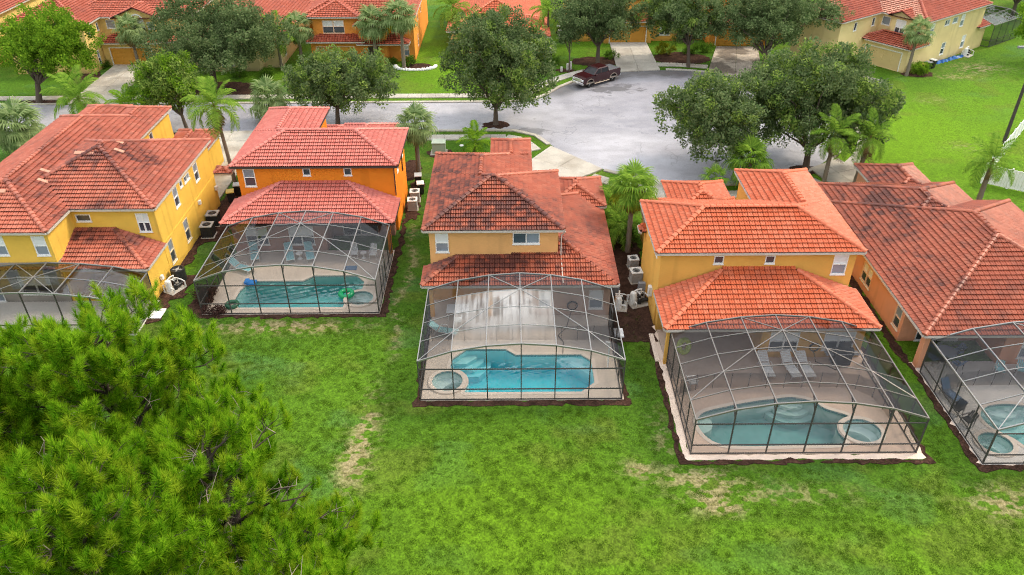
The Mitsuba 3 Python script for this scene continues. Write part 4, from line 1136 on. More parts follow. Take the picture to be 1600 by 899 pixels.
# house 3 deck
lounger('pale aqua lounger under the left roof screens of the middle enclosure', -4.5, 41.2, 75, 'white', 'cloth_aqua')
k = thing('hose_reel', 'dark hose coiled on the apricot wall behind the middle enclosure', 'hose'); m = MB()
for i in range(4): m.torus((4.05, 43.1 - i * .03, .95), .34 - .02 * (i % 2), .024, 20, 6, (0, 1, 0))
part(k, 'coil', m, 'rubber', smooth=True); part(k, 'tail', MB().tube([(4.0, 43.0, .6), (3.6, 41.8, .1), (3.0, 40.9, .1), (3.3, 40.2, .1), (3.2, 39.0, .1)], .02, 6), 'rubber')
k = thing('outdoor_table', 'slatted patio table under the left side of the middle enclosure roof', 'table')
part(k, 'table_top', MB().bev(-4.4, -2.9, 42.6, 43.6, .74, .79), 'cloth_white')
for x in (-4.3, -3.0):
    for y in (42.7, 43.5): part(k, 'leg', MB().tube([(x, y, .07), (x, y, .74)], .03, 6), 'white')
chair('white chair at the slatted patio table, middle enclosure', -3.6, 42.2, 180, 'white', 'cloth_white')
k = thing('shower', 'white post shower at the right wall of the middle enclosure', 'shower')
part(k, 'pole', MB().tube([(5.9, 37.6, .07), (5.9, 37.6, 2.0)], .05, 8), 'white'); part(k, 'head', MB().tube([(5.9, 37.6, 2.0), (5.65, 37.6, 2.05)], .07, 8), 'white')
# house 5 deck
chair('black chair nearest the front of the enclosure at the right edge', 25.55, 32.35, -70, 'post_bronze', 'black_plastic')
chair('black chair behind the front black chair at the right edge', 25.4, 33.3, -60, 'post_bronze', 'black_plastic')
lounger('dark lounger with raised back beside the left screen of the right edge enclosure', 25.7, 34.6, 20, 'post_bronze', 'blue_slate', raise_=1.0)
k = thing('patio_table', 'round glass patio table with dark frame by the peach house', 'table')
part(k, 'table_top', MB().lathe((27.0, 38.2, 0), [(0, .74), (.6, .74), (.6, .70), (0, .70)], 24), 'pane_grey'); part(k, 'leg', MB().lathe((27.0, 38.2, .07), [(.35, 0), (.3, .05), (.05, .1), (.05, .63)], 12), 'post_bronze')
for i, a in enumerate((20, 110, 200, 290)): chair('dark patio chair ' + ['at the right of', 'behind', 'at the left of', 'on the camera side of'][i] + ' the round glass table by the peach house', 27 + .95 * math.cos(math.radians(a)), 38.2 + .95 * math.sin(math.radians(a)), a - 90, 'post_bronze', 'blue_slate', group='dark chairs round the glass patio table')
for i, x in enumerate((29.6, 30.9)): chair(['white folding chair left of its twin behind the mint pool', 'white folding chair nearest the right edge behind the mint pool'][i], x, 36.7, -20, 'white', 'cloth_aqua')

# pool equipment, air conditioners, bins between the houses
def ac_unit(label, x, y, deg=0, bsdf='ac_dark', top='ac_grey', s=1., group=None):
    k = thing('air_conditioner', label, 'air conditioner', group); M = place(x, y, 0, deg, s)
    m = MB().bev(-.38, .38, -.38, .38, .06, .86, .05); part(k, 'casing', m, bsdf, M)
    m = MB()
    for i in range(9):
        z = .14 + i * .075
        m.box(-.392, .392, -.392, .392, z, z + .03)
    part(k, 'louvres', m, bsdf, M)
    m = MB().prism(sbox(-.40, -.40, .40, .40).buffer(.02).difference(Point(0, 0).buffer(.29, 20)), .862, .93); part(k, 'top', m, top, M)
    m = MB()
    for r in (.10, .17, .24): m.torus((0, 0, .92), r, .009, 20, 5)
    for a in range(4): m.beam((.29 * math.cos(a * .785), .29 * math.sin(a * .785), .915), (-.29 * math.cos(a * .785), -.29 * math.sin(a * .785), .915), .012, .012)
    m.lathe((0, 0, .88), [(0, .05), (.08, .05), (.08, 0)], 12); part(k, 'fan_guard', m, 'post_bronze', M)
    part(k, 'pad', MB().bev(-.48, .48, -.48, .48, -.02, .06), 'concrete', M)


ac_unit('grey topped air conditioner nearest the camera beside the orange house', -8.35, 58.9, 4, 'ac_grey', 'pvc')
ac_unit('grey topped air conditioner second from the front beside the orange house', -8.3, 60.5, 4, 'ac_grey', 'pvc')
ac_unit('pale air conditioner nearer the camera by the ochre house side wall', 8.95, 47.5, 8, 'ac_grey', 'pvc')
ac_unit('pale air conditioner farther back by the ochre house side wall', 9.0, 49.4, 8, 'ac_grey', 'pvc', .9)
ac_unit('black air conditioner nearer the camera by the yellow house side wall', -24.2, 54.5, 3, 'ac_dark', 'ac_grey', 1.15)
ac_unit('black air conditioner behind its twin by the yellow house side wall', -24.35, 56.4, 3, 'ac_dark', 'ac_grey', 1.15)
k = thing('pool_heater', 'round black pool heater beside the yellow house corner', 'pool heater')
part(k, 'casing', MB().lathe((-24.25, 48.0, 0), [(.50, .03), (.50, .95), (.46, 1.0), (.40, 1.0), (.36, .9), (0, .9)], 24), 'ac_dark', smooth=40); part(k, 'fan', MB().lathe((-24.25, 48.0, .905), [(0, .05), (.12, .05), (.12, 0)], 12).beam((-24.6, 48, .93), (-23.9, 48, .93), .06, .02).beam((-24.25, 47.65, .93), (-24.25, 48.35, .93), .06, .02), 'ac_grey')


def pool_pump(label, x, y, deg, s=1.):
    k = thing('pool_pump', label, 'pool pump'); M = place(x, y, 0.04, deg, s)
    part(k, 'pad', MB().bev(-.6, .6, -.45, .45, -.05, .05), 'concrete', M)
    part(k, 'filter_tank', MB().lathe((-.32, .1, .05), [(0, 0), (.2, 0), (.22, .08), (.22, .62), (.17, .76), (.05, .82), (0, .82)], 16), 'pvc', M, smooth=40)
    part(k, 'motor', MB().tube([(.1, -.1, .24), (.55, -.1, .24)], .12, 12), 'ac_dark', M); part(k, 'strainer', MB().lathe((.02, -.1, .05), [(0, 0), (.12, 0), (.13, .32), (.1, .36), (0, .36)], 14), 'black_plastic', M)
    for pts in ([(-.32, .1, .85), (-.1, .1, .95), (.2, .1, .95), (.2, .1, 0)], [(.02, -.1, .4), (.02, -.1, .72), (.02, .3, .72), (.02, .3, 0)], [(-.32, -.12, .3), (-.32, -.35, .3), (-.32, -.35, .0)], [(.4, .25, 0), (.4, .25, .62), (.0, .25, .62)], [(.55, .32, 0), (.55, .32, .5), (.55, -.2, .5), (.55, -.4, .45), (.55, -.4, 0)], [(-.55, .32, 0), (-.55, .32, .55), (-.32, .25, .55)]):
        part(k, 'pipe', MB().tube(pts, .045, 8), 'pvc', M)
    for q in ((.2, .1, .55), (.4, .25, .4), (.02, -.1, .55)): part(k, 'valve', MB().lathe(q, [(0, -.07), (.075, -.07), (.075, .07), (0, .07)], 10).beam((q[0] - .1, q[1], q[2] + .1), (q[0] + .1, q[1], q[2] + .1), .04, .03), 'black_plastic', M)


pool_pump('white pool pump and pipes beside the round black heater, yellow house', -24.15, 46.7, 62, 1.1)
pool_pump('white pool pump and pipes on the dark bed against the middle enclosure', 7.45, 44.3, 80, 1.15)
pool_pump('white pool pump and pipes on the dark bed against the ochre house', 8.75, 44.6, 20, 1.15)
pool_pump('white pool pump and pipes by the askew sand yellow house', 58.6, 100.0, 40, 1.2)
k = thing('control_box', 'grey pool control box on legs above the pipes by the ochre house', 'control box')
part(k, 'cabinet', MB().bev(8.75, 9.25, 45.1, 45.4, .75, 1.35), 'grey_plastic')
for x in (8.82, 9.18): part(k, 'leg', MB().tube([(x, 45.25, 0), (x, 45.25, .75)], .025, 6), 'grey_plastic')
k = thing('pool_heater', 'small dark pool heater against the middle enclosure corner', 'pool heater')
part(k, 'casing', MB().bev(6.95, 7.55, 45.6, 46.4, .05, .85, .06), 'grey_plastic'); part(k, 'lid', MB().bev(7.0, 7.5, 45.7, 46.3, .851, .92, .04), 'ac_dark')
k = thing('bench_slab', 'pale stone slab step beside the middle enclosure', 'step'); part(k, 'slab', MB().bev(6.68, 7.3, 40.7, 41.6, 0, .16, .02), 'vinyl_white')
k = thing('garden_plank', 'rusty concrete plank lying along the left side of the front enclosure', 'plank'); part(k, 'plank', MB().bev(8.95, 9.25, 38.2, 41.0, .0, .14, .015), 'footing')


def bin_(label, x, y, deg, lid='lid_pale', group=None, s=1.):
    k = thing('trash_bin', label, 'trash bin', group); M = place(x, y, 0, deg, s)
    v = [(-.24, -.28, .06), (.24, -.28, .06), (.24, .24, .06), (-.24, .24, .06), (-.30, -.36, 1.0), (.30, -.36, 1.0), (.30, .34, 1.0), (-.30, .34, 1.0)]
    f = [[0, 2, 1], [0, 3, 2], [4, 5, 6], [4, 6, 7]]
    for i in range(4): j = (i + 1) % 4; f += [[i, j, j + 4], [i, j + 4, i + 4]]
    part(k, 'body', MB().add(v, f), 'black_plastic', M); part(k, 'lid', MB().bev(-.33, .33, -.40, .37, 1.0, 1.09, .03), lid, M)
    part(k, 'handle', MB().tube([(-.25, .42, .98), (.25, .42, .98)], .022, 6), 'black_plastic', M)
    for sx in (-.27, .27): part(k, 'wheel', MB().tube([(sx - .03, .30, .12), (sx + .03, .30, .12)], .12, 12), 'rubber', M)


bin_('black bin with white lid beside the orange house, nearer of two', -7.95, 61.8, 10, 'pvc'); bin_('black bin with grey lid beside the orange house under the fan palm', -8.3, 63.4, 5, 'lid_pale')
bin_('black bin with yellow lid by the yellow house', -24.1, 60.4, 15, 'lid_yellow'); bin_('black bin with grey lid by the yellow house next to the yellow lidded one', -23.9, 61.7, 12, 'lid_pale')
for i, (x, y) in enumerate(((4.95, 99.6), (5.0, 100.9))): bin_(['black bin with white lid at the low house corner, nearer one', 'black bin with white lid at the low house corner, farther one'][i], x, y, 12, 'pvc')
for i, (x, y) in enumerate(((6.9, 106.9), (6.95, 109.2), (6.75, 111.2))): bin_(['nearest', 'middle', 'farthest'][i] + ' of the three black bins beside the golden house left wall', x, y, 5, 'lid_pale', 'bins along the golden house')
for i, (x, y, l) in enumerate(((49.9, 93.5, 'lid_yellow'), (50.9, 94.3, 'grey_plastic'), (51.9, 95.2, 'lid_pale'))): bin_(['black bin with pale yellow lid next to the hedge by the askew house', 'middle dark bin in the row by the askew house', 'dark bin farthest right in the row by the askew house'][i], x, y, 36, l)
m = MB()
for i in range(7):
    t = i / 6; x, y = 53.6 + 4.2 * t, 97.2 + 2.6 * t
    m.mesh((np.array([(-.5, -.35, 0), (.5, -.3, 0), (.55, .35, 0), (-.5, .4, 0), (-.25, -.1, .28 + .12 * math.sin(i * 2.1)), (.3, .05, .25 + .1 * math.cos(i * 1.7))]), np.array([[0, 1, 4], [1, 5, 4], [1, 2, 5], [2, 3, 4], [2, 4, 5], [3, 0, 4]])), place(x, y, 0, 33 + 20 * math.sin(i)))
single('tarp', m, 'blue_tarp', 'crumpled blue tarp along the askew house side wall', 'tarp')
k = thing('transformer_box', 'pale green utility cabinet on the lawn behind the apricot house', 'utility box')
part(k, 'cabinet', MB().bev(-7.6, -6.35, 70.0, 71.0, .1, 1.15, .06), 'utility_green'); part(k, 'lid', MB().bev(-7.65, -6.3, 69.95, 71.05, 1.151, 1.22, .03), 'utility_green'); part(k, 'base', MB().bev(-7.8, -6.2, 69.8, 71.2, -.05, .1), 'concrete')
for i, (x, y, hgt) in enumerate(((6.25, 94.7, .6), (7.0, 95.2, .85), (7.4, 95.5, 1.0))):
    single('utility_pedestal', MB().lathe((x, y, 0), [(.16, 0), (.16, hgt - .06), (.12, hgt), (0, hgt)], 10), 'pebble', ['shortest grey utility pedestal left of the slim tree', 'middle grey utility pedestal beside the slim tree', 'tallest grey utility pedestal beside the slim tree'][i], 'utility post')
single('manhole_cover', MB().lathe((18.6, 82.2, .013), [(0, .01), (.42, .01), (.45, 0)], 20), 'grey_plastic', 'round manhole cover in the cul-de-sac', 'manhole cover')
single('valve_lid', MB().lathe((-4.9, 72.2, 0), [(0, .05), (.2, .05), (.22, 0)], 14), 'pvc', 'small white round lid in the grass by the utility cabinet', 'valve lid')

# white vinyl fence and pole on the right
k = thing('fence', 'white vinyl privacy fence at the right edge', 'fence')
for a, b in (((41.9, 63.15), (52.6, 75.6)), ((41.9, 63.15), (50.2, 57.4))):
    a, b = np.array(a), np.array(b); L = np.linalg.norm(b - a); n = int(L / 1.9); d = (b - a) / n
    for i in range(n + 1):
        p = a + d * i; part(k, 'post', MB().bev(p[0] - .065, p[0] + .065, p[1] - .065, p[1] + .065, 0, 1.95, .03), 'vinyl_white')
    for i in range(n):
        p, q = a + d * (i + .04), a + d * (i + .96)
        for z0, z1 in ((.08, .2), (1.68, 1.8)): part(k, 'rail', MB().beam((*p, (z0 + z1) / 2), (*q, (z0 + z1) / 2), .05, z1 - z0), 'vinyl_white')
        for j in range(8):
            u, w = p + (q - p) * (j / 8 + .004), p + (q - p) * ((j + 1) / 8 - .004); part(k, 'slat', MB().beam((*u, .94), (*w, .94), .022, 1.48), 'vinyl_white')
k = thing('utility_pole', 'dark leaning-looking wooden pole beside the white fence', 'pole')
part(k, 'shaft', MB().tube([(46.1, 68.3, 0), (46.1, 68.3, 10.5)], [.17, .11], 12), 'wood_pole', smooth=40); part(k, 'lamp_arm', MB().tube([(46.1, 68.3, 10.2), (45.4, 68.0, 10.7), (44.4, 67.6, 10.8)], .04, 8), 'steel'); part(k, 'lamp_head', MB().bev(43.8, 44.45, 67.35, 67.65, 10.72, 10.88), 'grey_plastic')

k = thing('stone_edging', 'curved edging of white stones round the bed at the coral house corner', 'edging'); m = MB()
for i in range(44):
    t = math.pi * (1.0 + i / 43.); x, y = -11.9 + 2.5 * math.cos(t), 96.9 + 1.5 * math.sin(t); w = R0.uniform(.16, .26); m.mesh(MB().bev(-w, w, -w * .7, w * .7, 0, w * 1.1, w * .4).vf(), place(x, y, .02, R0.uniform(0, 180)))
part(k, 'stones', m, 'vinyl_white', stuff=True)
# ------------------------------------------------------------------ the pickup truck
def truck():
    k = thing('pickup_truck', 'maroon crew cab pickup truck parked at the kerb of the cul-de-sac', 'pickup truck'); M = place(10.12, 90.62, .012, 217)
    prof = Polygon([(-2.93, .66), (-2.95, 1.06), (-2.92, 1.42), (-1.10, 1.42), (-1.08, 1.36), (1.20, 1.36), (1.34, 1.35), (2.50, 1.27), (2.84, 1.14), (2.90, .66), (2.5, .52), (-2.6, .52)])
    for x in (1.84, -1.82): prof = prof.difference(Point(x, .44).buffer(.56, 16))
    part(k, 'body', MB().side_prism(list(prof.exterior.coords)[:-1], -.98, .98), 'paint_maroon', M)
    def loft(x0, x1, X0, X1, w0, w1, z0, z1): return [(x0, -w0, z0), (x1, -w0, z0), (x1, w0, z0), (x0, w0, z0), (X0, -w1, z1), (X1, -w1, z1), (X1, w1, z1), (X0, w1, z1)]
    F = [[0, 2, 1], [0, 3, 2], [4, 5, 6], [4, 6, 7], [0, 1, 5], [0, 5, 4], [1, 2, 6], [1, 6, 5], [2, 3, 7], [2, 7, 6], [3, 0, 4], [3, 4, 7]]
    part(k, 'window', MB().add(loft(-1.06, 1.26, -.98, .52, .92, .78, 1.362, 1.90), F), 'glass_car', M)
    part(k, 'roof', MB().add(loft(-1.02, .56, -.94, .40, .80, .72, 1.901, 1.99), F), 'paint_maroon', M)
    m = MB()
    for s in (-1, 1):
        for a, b in (((1.26, .925, 1.362), (.52, .785, 1.91)), ((-1.06, .925, 1.362), (-.98, .785, 1.91)), ((.15, .925, 1.362), (.05, .79, 1.91))): m.beam((a[0], s * a[1], a[2]), (b[0], s * b[1], b[2]), .10, .06)
        m.beam((1.24, s * .925, 1.375), (-1.06, s * .925, 1.375), .05, .06)
    part(k, 'pillars', m, 'paint_maroon', M)
    for s in (-1, 1):
        for x in (1.84, -1.82):
            m = MB(); P_ = [(x + .59 * math.cos(t), s * .985, .44 + .59 * math.sin(t)) for t in np.linspace(.1, 3.04, 9)]
            for a, b in zip(P_, P_[1:]): m.beam(a, b, .07, .07)
            part(k, 'wheel_flare', m, 'taupe', M)
    part(k, 'bed_cover', MB().bev(-2.86, -1.14, -.86, .86, 1.421, 1.465, .03), 'tonneau', M)
    m = MB()
    for s in (-1, 1): m.bev(-2.6, 2.45, s * .965 - .012, s * .965 + .012, .50, .64, .01)
    part(k, 'side_trim', m, 'taupe', M)
    for s in (-1, 1): part(k, 'running_board', MB().bev(-1.2, 1.2, s * 1.0 - .07, s * 1.0 + .07, .36, .42, .02), 'taupe', M)
    part(k, 'bumper', MB().bev(2.80, 3.02, -.92, .92, .48, .74, .04), 'chrome', M); part(k, 'bumper', MB().bev(-3.08, -2.94, -.92, .92, .55, .74, .03), 'chrome', M)
    m = MB().bev(2.88, 2.95, -.62, .62, .80, 1.14, .02)
    for i in range(4): m.box(2.95, 2.965, -.6, .6, .84 + i * .07, .87 + i * .07)
    part(k, 'grille', m, 'chrome', M)
    for s in (-1, 1):
        part(k, 'headlight', MB().bev(2.78, 2.92, s * .78 - .14, s * .78 + .14, .84, 1.06, .03), 'blind', M); part(k, 'tail_light', MB().bev(-2.97, -2.90, s * .88 - .07, s * .88 + .07, .85, 1.22, .02), 'lamp_red', M)
        part(k, 'mirror', MB().bev(1.0, 1.16, s * 1.10 - .12, s * 1.10 + .12, 1.26, 1.46, .03), 'paint_maroon', M)
    part(k, 'licence_plate', MB().bev(3.021, 3.035, -.16, .16, .55, .70, .004), 'white', M)
    for x in (1.84, -1.82):
        for s in (-1, 1):
            y = s * .84; w = part(k, 'wheel', MB().lathe((0, 0, 0), [(.20, -.13), (.36, -.13), (.40, -.09), (.40, .09), (.36, .13), (.20, .13)], 24), 'rubber', M @ np.array([[1, 0, 0, x], [0, 0, 1, y], [0, -1, 0, .41], [0, 0, 0, 1.]]), smooth=40)
            m = MB().lathe((0, 0, s * -.08), [(.0, .02), (.08, .02), (.21, -.02), (.23, 0)], 24)
            for i in range(6): a = i * 1.047; m.beam((.05 * math.cos(a), .05 * math.sin(a), -s * .1), (.2 * math.cos(a), .2 * math.sin(a), -s * .1), .05, .03)
            part(w, 'rim', m, 'steel', M @ np.array([[1, 0, 0, x], [0, 0, 1, y], [0, -1, 0, .41], [0, 0, 0, 1.]]))


truck()
# ------------------------------------------------------------------ vegetation
def rand_dirs(rng, n):
    v = rng.normal(size=(n, 3)); return v / np.linalg.norm(v, axis=1, keepdims=True)


def leaf_spray(key, bsdf, rng, n, R, size, flatz=.7):
    """a sprig: n small folded leaves spread through a ball"""
    d = rand_dirs(rng, n) * (rng.random(n) ** .45)[:, None] * R * [1, 1, flatz]
    a = rand_dirs(rng, n); a[:, 2] *= .5; a += d / R * .8 + [0, 0, .12]; a /= np.linalg.norm(a, axis=1, keepdims=True)
    b = np.cross(a, rand_dirs(rng, n) * .5 + [0, 0, 1]); b /= np.linalg.norm(b, axis=1, keepdims=True) + 1e-9
    L = size * rng.uniform(.7, 1.3, n)[:, None]
    v = np.stack([d - a * L * .5, d + b * L * .28, d + a * L * .5, d - b * L * .28], 1).reshape(-1, 3)
    f = np.array([[0, 1, 2], [0, 2, 3]])[None] + (np.arange(n) * 4)[:, None, None]
    t = np.clip(rng.normal(.45, .26, n), 0, 1); uv = np.repeat(t, 4)
    scene[key] = {'type': 'shapegroup', 'leaves': mikit.ply((v, f.reshape(-1, 3)), bsdf, uv=np.column_stack([uv, uv]))}


rg = np.random.default_rng(3)
for nm, b in (('oak_dark', 'leaf_oak_dark'), ('oak', 'leaf_oak'), ('bright', 'leaf_bright'), ('shrub', 'leaf_shrub'), ('red', 'leaf_red'), ('yellow', 'leaf_yellow')):
    leaf_spray('sprig_' + nm, b, rg, 72, .66, .25)


def inst(key, group, M):
    scene[key] = {'type': 'instance', 'shapegroup': {'type': 'ref', 'id': group}, 'to_world': T(np.asarray(M, float).tolist())}


def rot_m(rng, s, p):
    q = rng.normal(size=4); q /= np.linalg.norm(q); w, x, y, z = q
    R = np.array([[1 - 2 * (y * y + z * z), 2 * (x * y - z * w), 2 * (x * z + y * w)], [2 * (x * y + z * w), 1 - 2 * (x * x + z * z), 2 * (y * z - x * w)], [2 * (x * z - y * w), 2 * (y * z + x * w), 1 - 2 * (x * x + y * y)]])
    M = np.eye(4); M[:3, :3] = R * s; M[:3, 3] = p; return M


def limb_tube(m, a, b, r0, r1, rng, n=5, bend=.12):
    a, b = np.array(a, float), np.array(b, float); L = np.linalg.norm(b - a); pts = []
    for i in range(n + 1):
        t = i / n; p = a + (b - a) * t
        if 0 < i < n: p = p + rng.normal(0, bend * L * .35, 3) * [1, 1, .5] + [0, 0, .10 * L * math.sin(t * math.pi)]
        pts.append(p)
    m.tube(pts, np.linspace(r0, r1, n + 1), 7); return pts


def oak(label, base, c, rad, leaf, n, seed, fork=None, r0=.28, name='oak_tree', blobs=20, flat=1., s=1.):
    """trunk, limbs that reach out to clumps, clumps made of sprigs; gaps are left between the clumps"""
    rng = np.random.default_rng(seed); k = thing(name, label, 'tree')
    c, rad = np.array(c, float), np.array(rad, float); base = np.array([*base, 0.])
    fz = fork or max(1.2, c[2] - rad[2] * .75); ft = base + [(c[0] - base[0]) * .2, (c[1] - base[1]) * .2, fz]
    m = MB(); m.tube([base - [0, 0, .1], base + [0, 0, .15], base + (ft - base) * .5, ft], [r0 * 1.5, r0 * 1.1, r0 * .95, r0 * .8], 10)
    part(k, 'trunk', m, 'bark', smooth=50)
    d = rand_dirs(rng, blobs * 6); keep = []
    for q in d:
        if q[2] < -.45: continue
        if all(np.dot(q, o) < math.cos(.62) for o in keep): keep.append(q)
        if len(keep) == blobs: break
    cl = [(c + q * rad * rng.uniform(.58, .82), rng.uniform(.30, .44)) for q in keep] + [(c + q * rad * .30, .5) for q in rand_dirs(rng, 4)]
    m = MB()
    for p, r in cl: limb_tube(m, ft - [0, 0, rng.uniform(0, fz * .12)], p, r0 * rng.uniform(.28, .5), .03, rng)
    part(k, 'limb', m, 'bark', smooth=50)
    labels.setdefault(f'{k}__foliage', {})['kind'] = 'stuff'
    w = np.array([r ** 2 for _, r in cl]); cnt = np.maximum(4, (1.35 * n * w / w.sum()).astype(int)); i = 0
    for (p, r), q in zip(cl, cnt):
        e = rad * r
        for u in rand_dirs(rng, q):
            if u[2] < -.3 and rng.random() < .55: u = u * [1, 1, -1]
            pos = p + u * e * rng.uniform(.55, 1.08) * [1, 1, flat]
            if pos[2] < .6: continue
            i += 1; inst(f'{k}__foliage__{i:03d}', 'sprig_' + (leaf if isinstance(leaf, str) else leaf[int(rng.random() < .3)]), rot_m(rng, rng.uniform(.65, 1.25) * s, pos))
    return k


oak('bright green broad tree at the top left before the honey yellow house', (-53.1, 85.1), (-50.8, 85.6, 6.0), (6.2, 5.2, 4.3), 'bright', 430, 1, 2.2, .32)
oak('very wide dark grey green oak beside the honey yellow house driveway', (-34.6, 89), (-33.4, 89.4, 5.6), (8.0, 6.5, 4.4), 'oak_dark', 640, 2, 2.4, .36)
oak('mid green small oak at the kerb in front of the wide dark oak', (-33.6, 76.7), (-34.5, 77, 4.2), (3.5, 3.3, 3.3), ('oak', 'bright'), 230, 3, 1.6, .18, blobs=14)
oak('green oak on the street verge behind the bright orange house', (-18.1, 77.6), (-17.5, 78.2, 4.3), (6.0, 4.6, 3.7), ('oak_dark', 'oak'), 380, 4, 1.9, .24)
oak('tall round oak at the kerb right of the orange house', (-1.6, 77.6), (-1.5, 78.4, 5.8), (5.7, 5.2, 6.2), ('oak_dark', 'oak'), 660, 5, 1.6, .27, blobs=24)
oak('grey green oak overhanging the lawn behind the pickup truck', (10.9, 97.2), (10.9, 98, 5.6), (5.6, 5.0, 3.9), 'oak_dark', 420, 6, 2.3, .26)
oak('green oak between the two driveways at the head of the cul-de-sac', (22.1, 96.2), (21.2, 98, 5.6), (5.3, 5, 3.8), ('oak_dark', 'oak'), 400, 7, 2.6, .22)
oak('wide oak right of the stained driveway', (30.3, 92.8), (31.6, 95.5, 5.9), (8.0, 5.8, 4.2), 'oak_dark', 560, 8, 2.3, .28)
oak('open grey green oak with gaps leaning over the road by the ochre house', (21.6, 66.0), (18.3, 66.9, 4.6), (5.6, 4.6, 4.5), ('oak_dark', 'oak'), 430, 9, 1.6, .22, blobs=24, s=.95)
oak('dense oak at the edge of the bright lawn behind the ochre house', (27.2, 66.2), (27.6, 68.2, 5.4), (6.8, 5.6, 5.2), ('oak_dark', 'oak'), 760, 10, 1.8, .3, blobs=26)
oak('slim young tree beside the grey utility pedestals', (7.2, 94.7), (7.1, 95.2, 4.4), (1.3, 1.2, 1.6), 'oak_dark', 40, 11, 2.2, .09, blobs=7)
oak('pale green drooping tree at the right edge beyond the bright lawn', (66.5, 97), (66.0, 97, 4.6), (4.2, 3.6, 3.1), 'bright', 170, 12, 1.6, .18, blobs=12)
for i, (x, y, r) in enumerate(((66, 122, 4.5), (74, 118, 4.6), (82, 124, 5.2))): oak(['dark tree behind the flat topped enclosure, left one', 'dark tree behind the flat topped enclosure, middle one', 'dark tree behind the flat topped enclosure, right one'][i], (x, y), (x, y, 5), (r, r, 4), 'oak_dark', 200, 13 + i, blobs=14)


def bush(name, label, c, rad, leaf, n, seed, s=.55, stems=6, cat='shrub', group=None):
    rng = np.random.default_rng(seed); k = thing(name, label, cat, group); c, rad = np.array([*c, 0.]), np.array(rad)
    m = MB()
    for q in rand_dirs(rng, stems): m.tube([c + [q[0] * .1, q[1] * .1, 0], c + np.abs(q) * np.sign(q) * rad * [.6, .6, 0] + [0, 0, rad[2] * 1.2]], [.025, .01], 5)
    part(k, 'stem', m, 'bark'); labels.setdefault(f'{k}__foliage', {})['kind'] = 'stuff'
    for i, u in enumerate(rand_dirs(rng, n)):
        pos = c + [0, 0, rad[2]] + u * rad * rng.uniform(.5, .95)
        if pos[2] < .1: pos[2] = .15
        inst(f'{k}__foliage__{i + 1:03d}', 'sprig_' + leaf, rot_m(rng, s * rng.uniform(.6, 1.2), pos))


BUSH = [('rounded hedge with pale kerb at the askew house corner', (49.4, 92.9), (1.5, 1.0, .7), 'bright', 46), ('dark hedge under the right fan palm of the coral house', (-12.8, 97.2), (1.3, .7, .6), 'shrub', 30), ('low hedge left of the fan palm at the coral house', (-14.9, 97.6), (.9, .6, .5), 'shrub', 20),
        ('yellow green round bush between the two driveways', (20.0, 101.2), (1.7, 1.1, .8), 'yellow', 34), ('dark bush beside the yellow green bush', (23.2, 101.6), (1.3, 1.0, .7), 'shrub', 26), ('dark bush farthest right between the driveways', (25.6, 102.2), (1.1, .8, .6), 'shrub', 20),
        ('round dark bush beside the low house bins', (5.0, 97.6), (1.3, 1.1, .6), 'shrub', 30), ('bright green round bush under the wide dark oak', (-42.4, 95.4), (1.5, 1.3, 1.4), 'bright', 40), ('small bush at the honey yellow house driveway edge', (-51.0, 97.5), (.5, .9, .4), 'shrub', 12),
        ('low green bush in front of the cream house', (-33.0, 93.4), (1.2, .9, .6), 'shrub', 22), ('low green bush right of the cream house porch', (-29.6, 93.6), (1.0, .9, .6), 'shrub', 20), ('leafy bush between the yellow and orange houses', (-22.2, 62.8), (.9, 1.4, .9), 'shrub', 34),
        ('dark red leaved bush beside the yellow house back corner', (-23.6, 63.9), (.9, 1.1, .8), 'red', 26), ('reddish bare bush at the front left corner of the teal pool enclosure', (-21.6, 45.4), (.9, 1.4, .5), 'red', 30), ('reddish bush low at the corner beside the teal pool enclosure', (-20.3, 43.65), (.9, .4, .3), 'red', 14),
        ('dark bush at the truck end of the lawn', (13.0, 99.4), (1.0, .8, .6), 'shrub', 18), ('leafy green plants between the apricot and ochre houses, rear', (8.2, 54.6), (1.3, 1.5, 1.1), 'shrub', 44), ('leafy green plants between the apricot and ochre houses, front', (8.8, 52.4), (.9, 1.0, .9), 'shrub', 28), ('bushy bank at the road edge below the open oak', (22.4, 61.9), (1.5, .8, .7), 'shrub', 24)]
for i, (l, c, r, lf, n) in enumerate(BUSH): bush('shrub', l, c, r, lf, n, 100 + i)

# ---- palms
def feather_frond(L, droop, rng, pairs=24, lw=.045):
    """an arching rib with drooping leaflets"""
    v, f, t = [], [], []
    P = lambda s: np.array([0, L * (s - .20 * droop * s ** 3), L * (.36 * s - droop * .62 * s ** 2.2)])
    pts = [P(s) for s in np.linspace(0, 1, 8)]
    rib = MB().tube(pts, np.linspace(.028, .006, 8), 4).vf(); v.append(rib[0]); f.append(rib[1]); t.append(np.full(len(rib[0]), .8)); n = len(rib[0])
    for i in range(pairs):
        s = .16 + .83 * i / (pairs - 1); p = P(s); d = P(min(1, s + .02)) - P(s - .02); d /= np.linalg.norm(d)
        ll = L * .27 * (math.sin(math.pi * min(1, .12 + s * .86)) ** .6) * rng.uniform(.85, 1.1)
        for sg in (-1, 1):
            o = np.array([sg * .85, 0, 0]) + d * .55 + [0, 0, rng.uniform(-.05, .25)]; o /= np.linalg.norm(o)
            mid = p + o * ll * .55; tip = p + o * ll - np.array([0, 0, ll * .34])
            w = d * lw
            v.append(np.array([p - w * .5, p + w * .5, mid + w, mid - w, tip])); f.append(np.array([[0, 1, 2], [0, 2, 3], [3, 2, 4]]) + n); n += 5
            t.append(np.full(5, np.clip(rng.normal(.5, .22), 0, 1)))
    t = np.concatenate(t); return np.vstack(v), np.vstack(f), np.column_stack([t, t])


